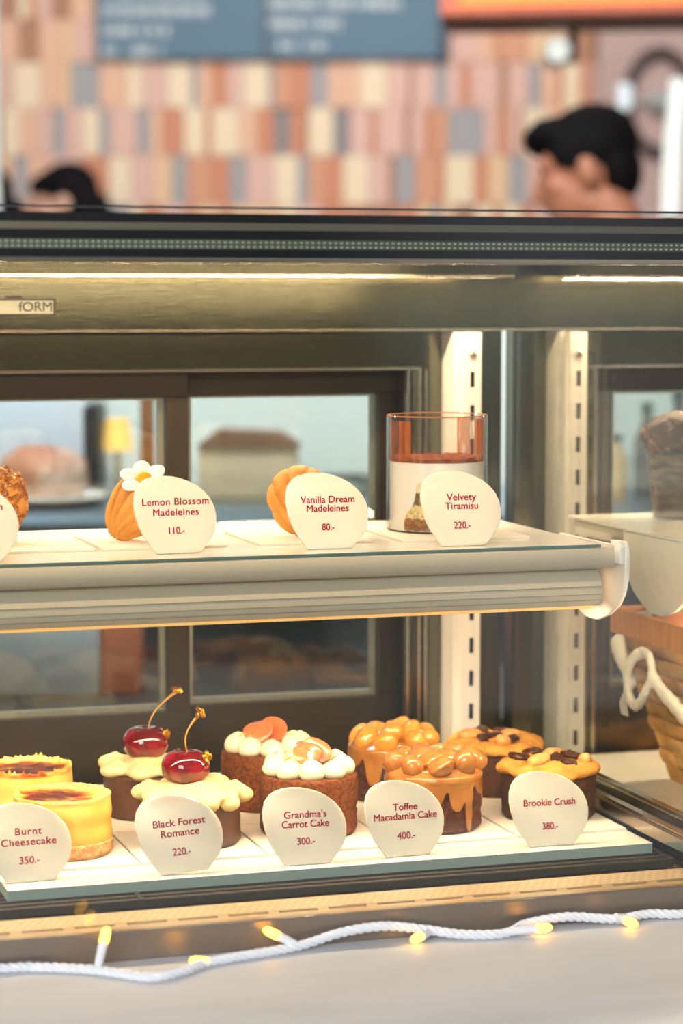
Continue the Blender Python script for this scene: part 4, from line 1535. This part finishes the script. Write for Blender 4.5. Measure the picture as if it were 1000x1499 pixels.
BK = thing('bread_basket', 'woven basket lined with white cloth in the right case', 'basket', (1.112, 1.905, ZB))
WICK = mat('woven_strip', '#dcae6c', .6, mix=('#c2914e', 30, .4, .65), bump=(120, .3, .002))
bx, by = .146, .130                      # half sizes at the base
fx, fy = .044, .020                      # flare to the top
HB = .140
wv = B()
nrow = 9
for side in range(4):
    nx = 11 if side % 2 else 9
    for r_ in range(nrow):
        for c_ in range(nx):
            z0, z1 = HB * r_ / nrow, HB * (r_ + 1) / nrow
            over = (r_ + c_) % 2
            def pt(u, z, out):
                k = z / HB
                hx, hy = bx + fx * k + out, by + fy * k + out
                if side == 0:
                    return Vector((-hx, -hy + 2 * hy * u, z))
                if side == 1:
                    return Vector((-hx + 2 * hx * u, -hy, z))
                if side == 2:
                    return Vector((hx, -hy + 2 * hy * u, z))
                return Vector((-hx + 2 * hx * u, hy, z))
            u0, u1 = c_ / nx, (c_ + 1) / nx
            bul = .0042 if over else .0008
            us = [u0, u0 + (u1 - u0) * .12, (u0 + u1) / 2, u1 - (u1 - u0) * .12, u1]
            ou = [.0, bul * .75, bul, bul * .75, .0]
            zz = [z0 + .0004, z0 + .002, (z0 + z1) / 2, z1 - .002, z1 - .0004]
            oz = [0, .7, 1, .7, 0]
            g = [[wv.bm.verts.new(pt(us[i], zz[j], ou[i] * oz[j])) for j in range(5)] for i in range(5)]
            for i in range(4):
                for j in range(4):
                    wv.bm.faces.new((g[i][j], g[i + 1][j], g[i + 1][j + 1], g[i][j + 1]))
wv.box(-bx, bx, -by, by, .0002, .003)
wo = obj('woven_body', wv, WICK, BK, local=True)
sld = wo.modifiers.new('solid', 'SOLIDIFY')
sld.thickness = .003
rb = B()
for (x0, x1, y0, y1) in ((-.197, -.191, -.158, .158), (.191, .197, -.158, .158), (-.191, .191, -.158, -.152), (-.191, .191, .152, .158)):
    rb.box(x0, x1, y0, y1, .138, .162, .001)
obj('wooden_rim', rb, mat('rim_wood', '#c98a48', .5, mix=('#b87836', 20, .4, .6, (1, 6, 1))), BK, local=True, smooth=False)
LINEN = mat('white_linen', '#eae4d6', .9, bump=(160, .5, .003, (1, 1, 2)))
lb = B()
N = 26
g = []
for i in range(N + 1):
    row = []
    for j in range(N + 1):
        x, y = (i / N * 2 - 1), (j / N * 2 - 1)
        e = max(abs(x), abs(y))
        z = .120 + .036 * max(0, e - .55) / .45 + noise.fractal(Vector((x * 2, y * 2, 1)), 1, 2, 3) * .008
        row.append(lb.bm.verts.new((x * .185, y * .146, z)))
    g.append(row)
for i in range(N):
    for j in range(N):
        lb.bm.faces.new((g[i][j], g[i + 1][j], g[i + 1][j + 1], g[i][j + 1]))
lo_ = obj('cloth_lining', lb, LINEN, BK, local=True, angle=None)
lo_.modifiers.new('solid', 'SOLIDIFY').thickness = .0015
# knotted corner of the cloth outside the basket
kb = B()
def strip(pts, w0, w1, thick=.003):
    pts = [Vector(p) for p in pts]
    n = len(pts)
    fine = []
    for i in range(n - 1):
        p0, p1, p2, p3 = pts[max(i - 1, 0)], pts[i], pts[i + 1], pts[min(i + 2, n - 1)]
        for k in range(8):
            u = k / 8
            fine.append(.5 * ((2 * p1) + (-p0 + p2) * u + (2 * p0 - 5 * p1 + 4 * p2 - p3) * u * u + (-p0 + 3 * p1 - 3 * p2 + p3) * u ** 3))
    fine.append(pts[-1])
    m = len(fine)
    kb.tube(fine, [(w0 + (w1 - w0) * i / (m - 1)) * (1 + .12 * math.sin(i * 1.7)) for i in range(m)], 12)


X_ = -.200
KY = -.062
strip([(X_, .190 + KY, .135), (X_ - .003, .178 + KY, .122), (X_ - .006, .160 + KY, .112), (X_ - .004, .150 + KY, .096)], .011, .007)
strip([(X_ - .004, .128 + KY, .132), (X_ - .010, .142 + KY, .124), (X_ - .012, .152 + KY, .104), (X_ - .010, .146 + KY, .086), (X_ - .010, .132 + KY, .083), (X_ - .012, .114 + KY, .096), (X_ - .010, .102 + KY, .114), (X_ - .006, .112 + KY, .130), (X_ - .004, .130 + KY, .132)], .0062, .0055)
strip([(X_ - .008, .104 + KY, .116), (X_ - .006, .086 + KY, .104), (X_ - .004, .060 + KY, .094), (X_ - .004, .02 + KY, .082), (X_ - .004, -.03 + KY, .072)], .006, .010)
for v in kb.bm.verts:
    v.co.x = X_ - .006 + (v.co.x - X_ + .006) * .6
ko = obj('cloth_knot', kb, LINEN, BK, local=True)
fuse(ko, .0022, 3, .5)
fb_ = B()
for k in range(6):
    fb_.tube([(X_ - .008, .088 + k * .002, .094), (X_ - .010, .089 + k * .003, .080), (X_ - .009, .088 + k * .0028, .070)], .0005, 5)
obj('cloth_fringe', fb_, LINEN, BK, local=True)
o = obj('bread_roll', B().ball((0, 0, .024), (.038, .030, .026), sub=4).jitter(.002, 40, 5), mat('brown_roll_crust', '#8f5a3a', .45, mix=('#b27a4a', 25, .45, .65)))
o.location = (.965, 2.000, ZB + .125)
tag(o, 'brown bread roll lying on the white cloth in the basket', 'bread')

# ------------------------------------------------------------------ fairy lights on the counter
SL = thing('string_lights', 'white cable of warm fairy lights along the counter edge', 'fairy lights', (.55, 1.67, .898))
ctrl = [(.150, 1.683, .9020), (.2779, 1.6800, .9020), (.3052, 1.6740, .902), (.3403, 1.6559, .902), (.3734, 1.6273, .902), (.4000, 1.6352, .902), (.4186, 1.6496, .902), (.4410, 1.6576, .902), (.4922, 1.6700, .9025),
        (.5310, 1.6770, .9085), (.5630, 1.6770, .9105), (.5950, 1.6770, .9055), (.6234, 1.6667, .902), (.6541, 1.6611, .902), (.6780, 1.6770, .9035), (.7110, 1.6770, .9060), (.7495, 1.6725, .9025), (.7800, 1.6770, .9030), (.8060, 1.6722, .902), (.880, 1.672, .902), (1.0, 1.675, .902)]
cp = [Vector(c) for c in ctrl]
fine = []
for i in range(len(cp) - 1):
    p0, p1, p2, p3 = cp[max(i - 1, 0)], cp[i], cp[i + 1], cp[min(i + 2, len(cp) - 1)]
    K = 24
    for k in range(K):
        u = k / K
        fine.append(.5 * ((2 * p1) + (-p0 + p2) * u + (2 * p0 - 5 * p1 + 4 * p2 - p3) * u * u + (-p0 + 3 * p1 - 3 * p2 + p3) * u ** 3))
fine.append(cp[-1])
CABLE = mat('white_cable', '#e9edf4', .35, sss=.15)
cb = B()
for ph in (0, 2.094, 4.189):
    acc = 0
    pts = []
    for i, p in enumerate(fine):
        if i:
            acc += (fine[i] - fine[i - 1]).length
        t_ = (fine[min(i + 1, len(fine) - 1)] - fine[max(i - 1, 0)]).normalized()
        a_ = t_.cross(Vector((0, 0, 1))).normalized()
        b_ = t_.cross(a_)
        an = acc * 330 + ph
        pts.append(p + (a_ * math.cos(an) + b_ * math.sin(an)) * .0019)
    cb.tube(pts, .0019, 8)
obj('cable', cb, CABLE, SL)
BULB = emit('warm_bulb', '#ffb84a', 5.0)


def fairy(base, tip):
    base, tip = Vector(base), Vector(tip)
    d = (tip - base).normalized()
    L = (tip - base).length
    f = thing('fairy_light', None, None)
    f.parent = SL
    f.location = base - SL.location
    obj('bulb_holder', B().tube([base, base + d * (L - .013)], [.0030, .0036], 12), CABLE, f)
    obj('bulb', B().tube([base + d * (L - .014), base + d * (L - .011), base + d * (L - .004), base + d * (L - .001), tip], [.0030, .0036, .0034, .0022, .0004], 14), BULB, f)


for base, tip in (((.3420, 1.6559, .9040), (.3520, 1.6700, .9290)), ((.4190, 1.6496, .9030), (.4070, 1.6500, .9050)), ((.4922, 1.6700, .9045), (.4690, 1.6740, .9170)),
                  ((.5950, 1.6700, .9045), (.5780, 1.6560, .9040)), ((.6541, 1.6611, .9030), (.6900, 1.6560, .9050)), ((.7495, 1.6725, .9045), (.7560, 1.6480, .9035))):
    fairy(base, tip)
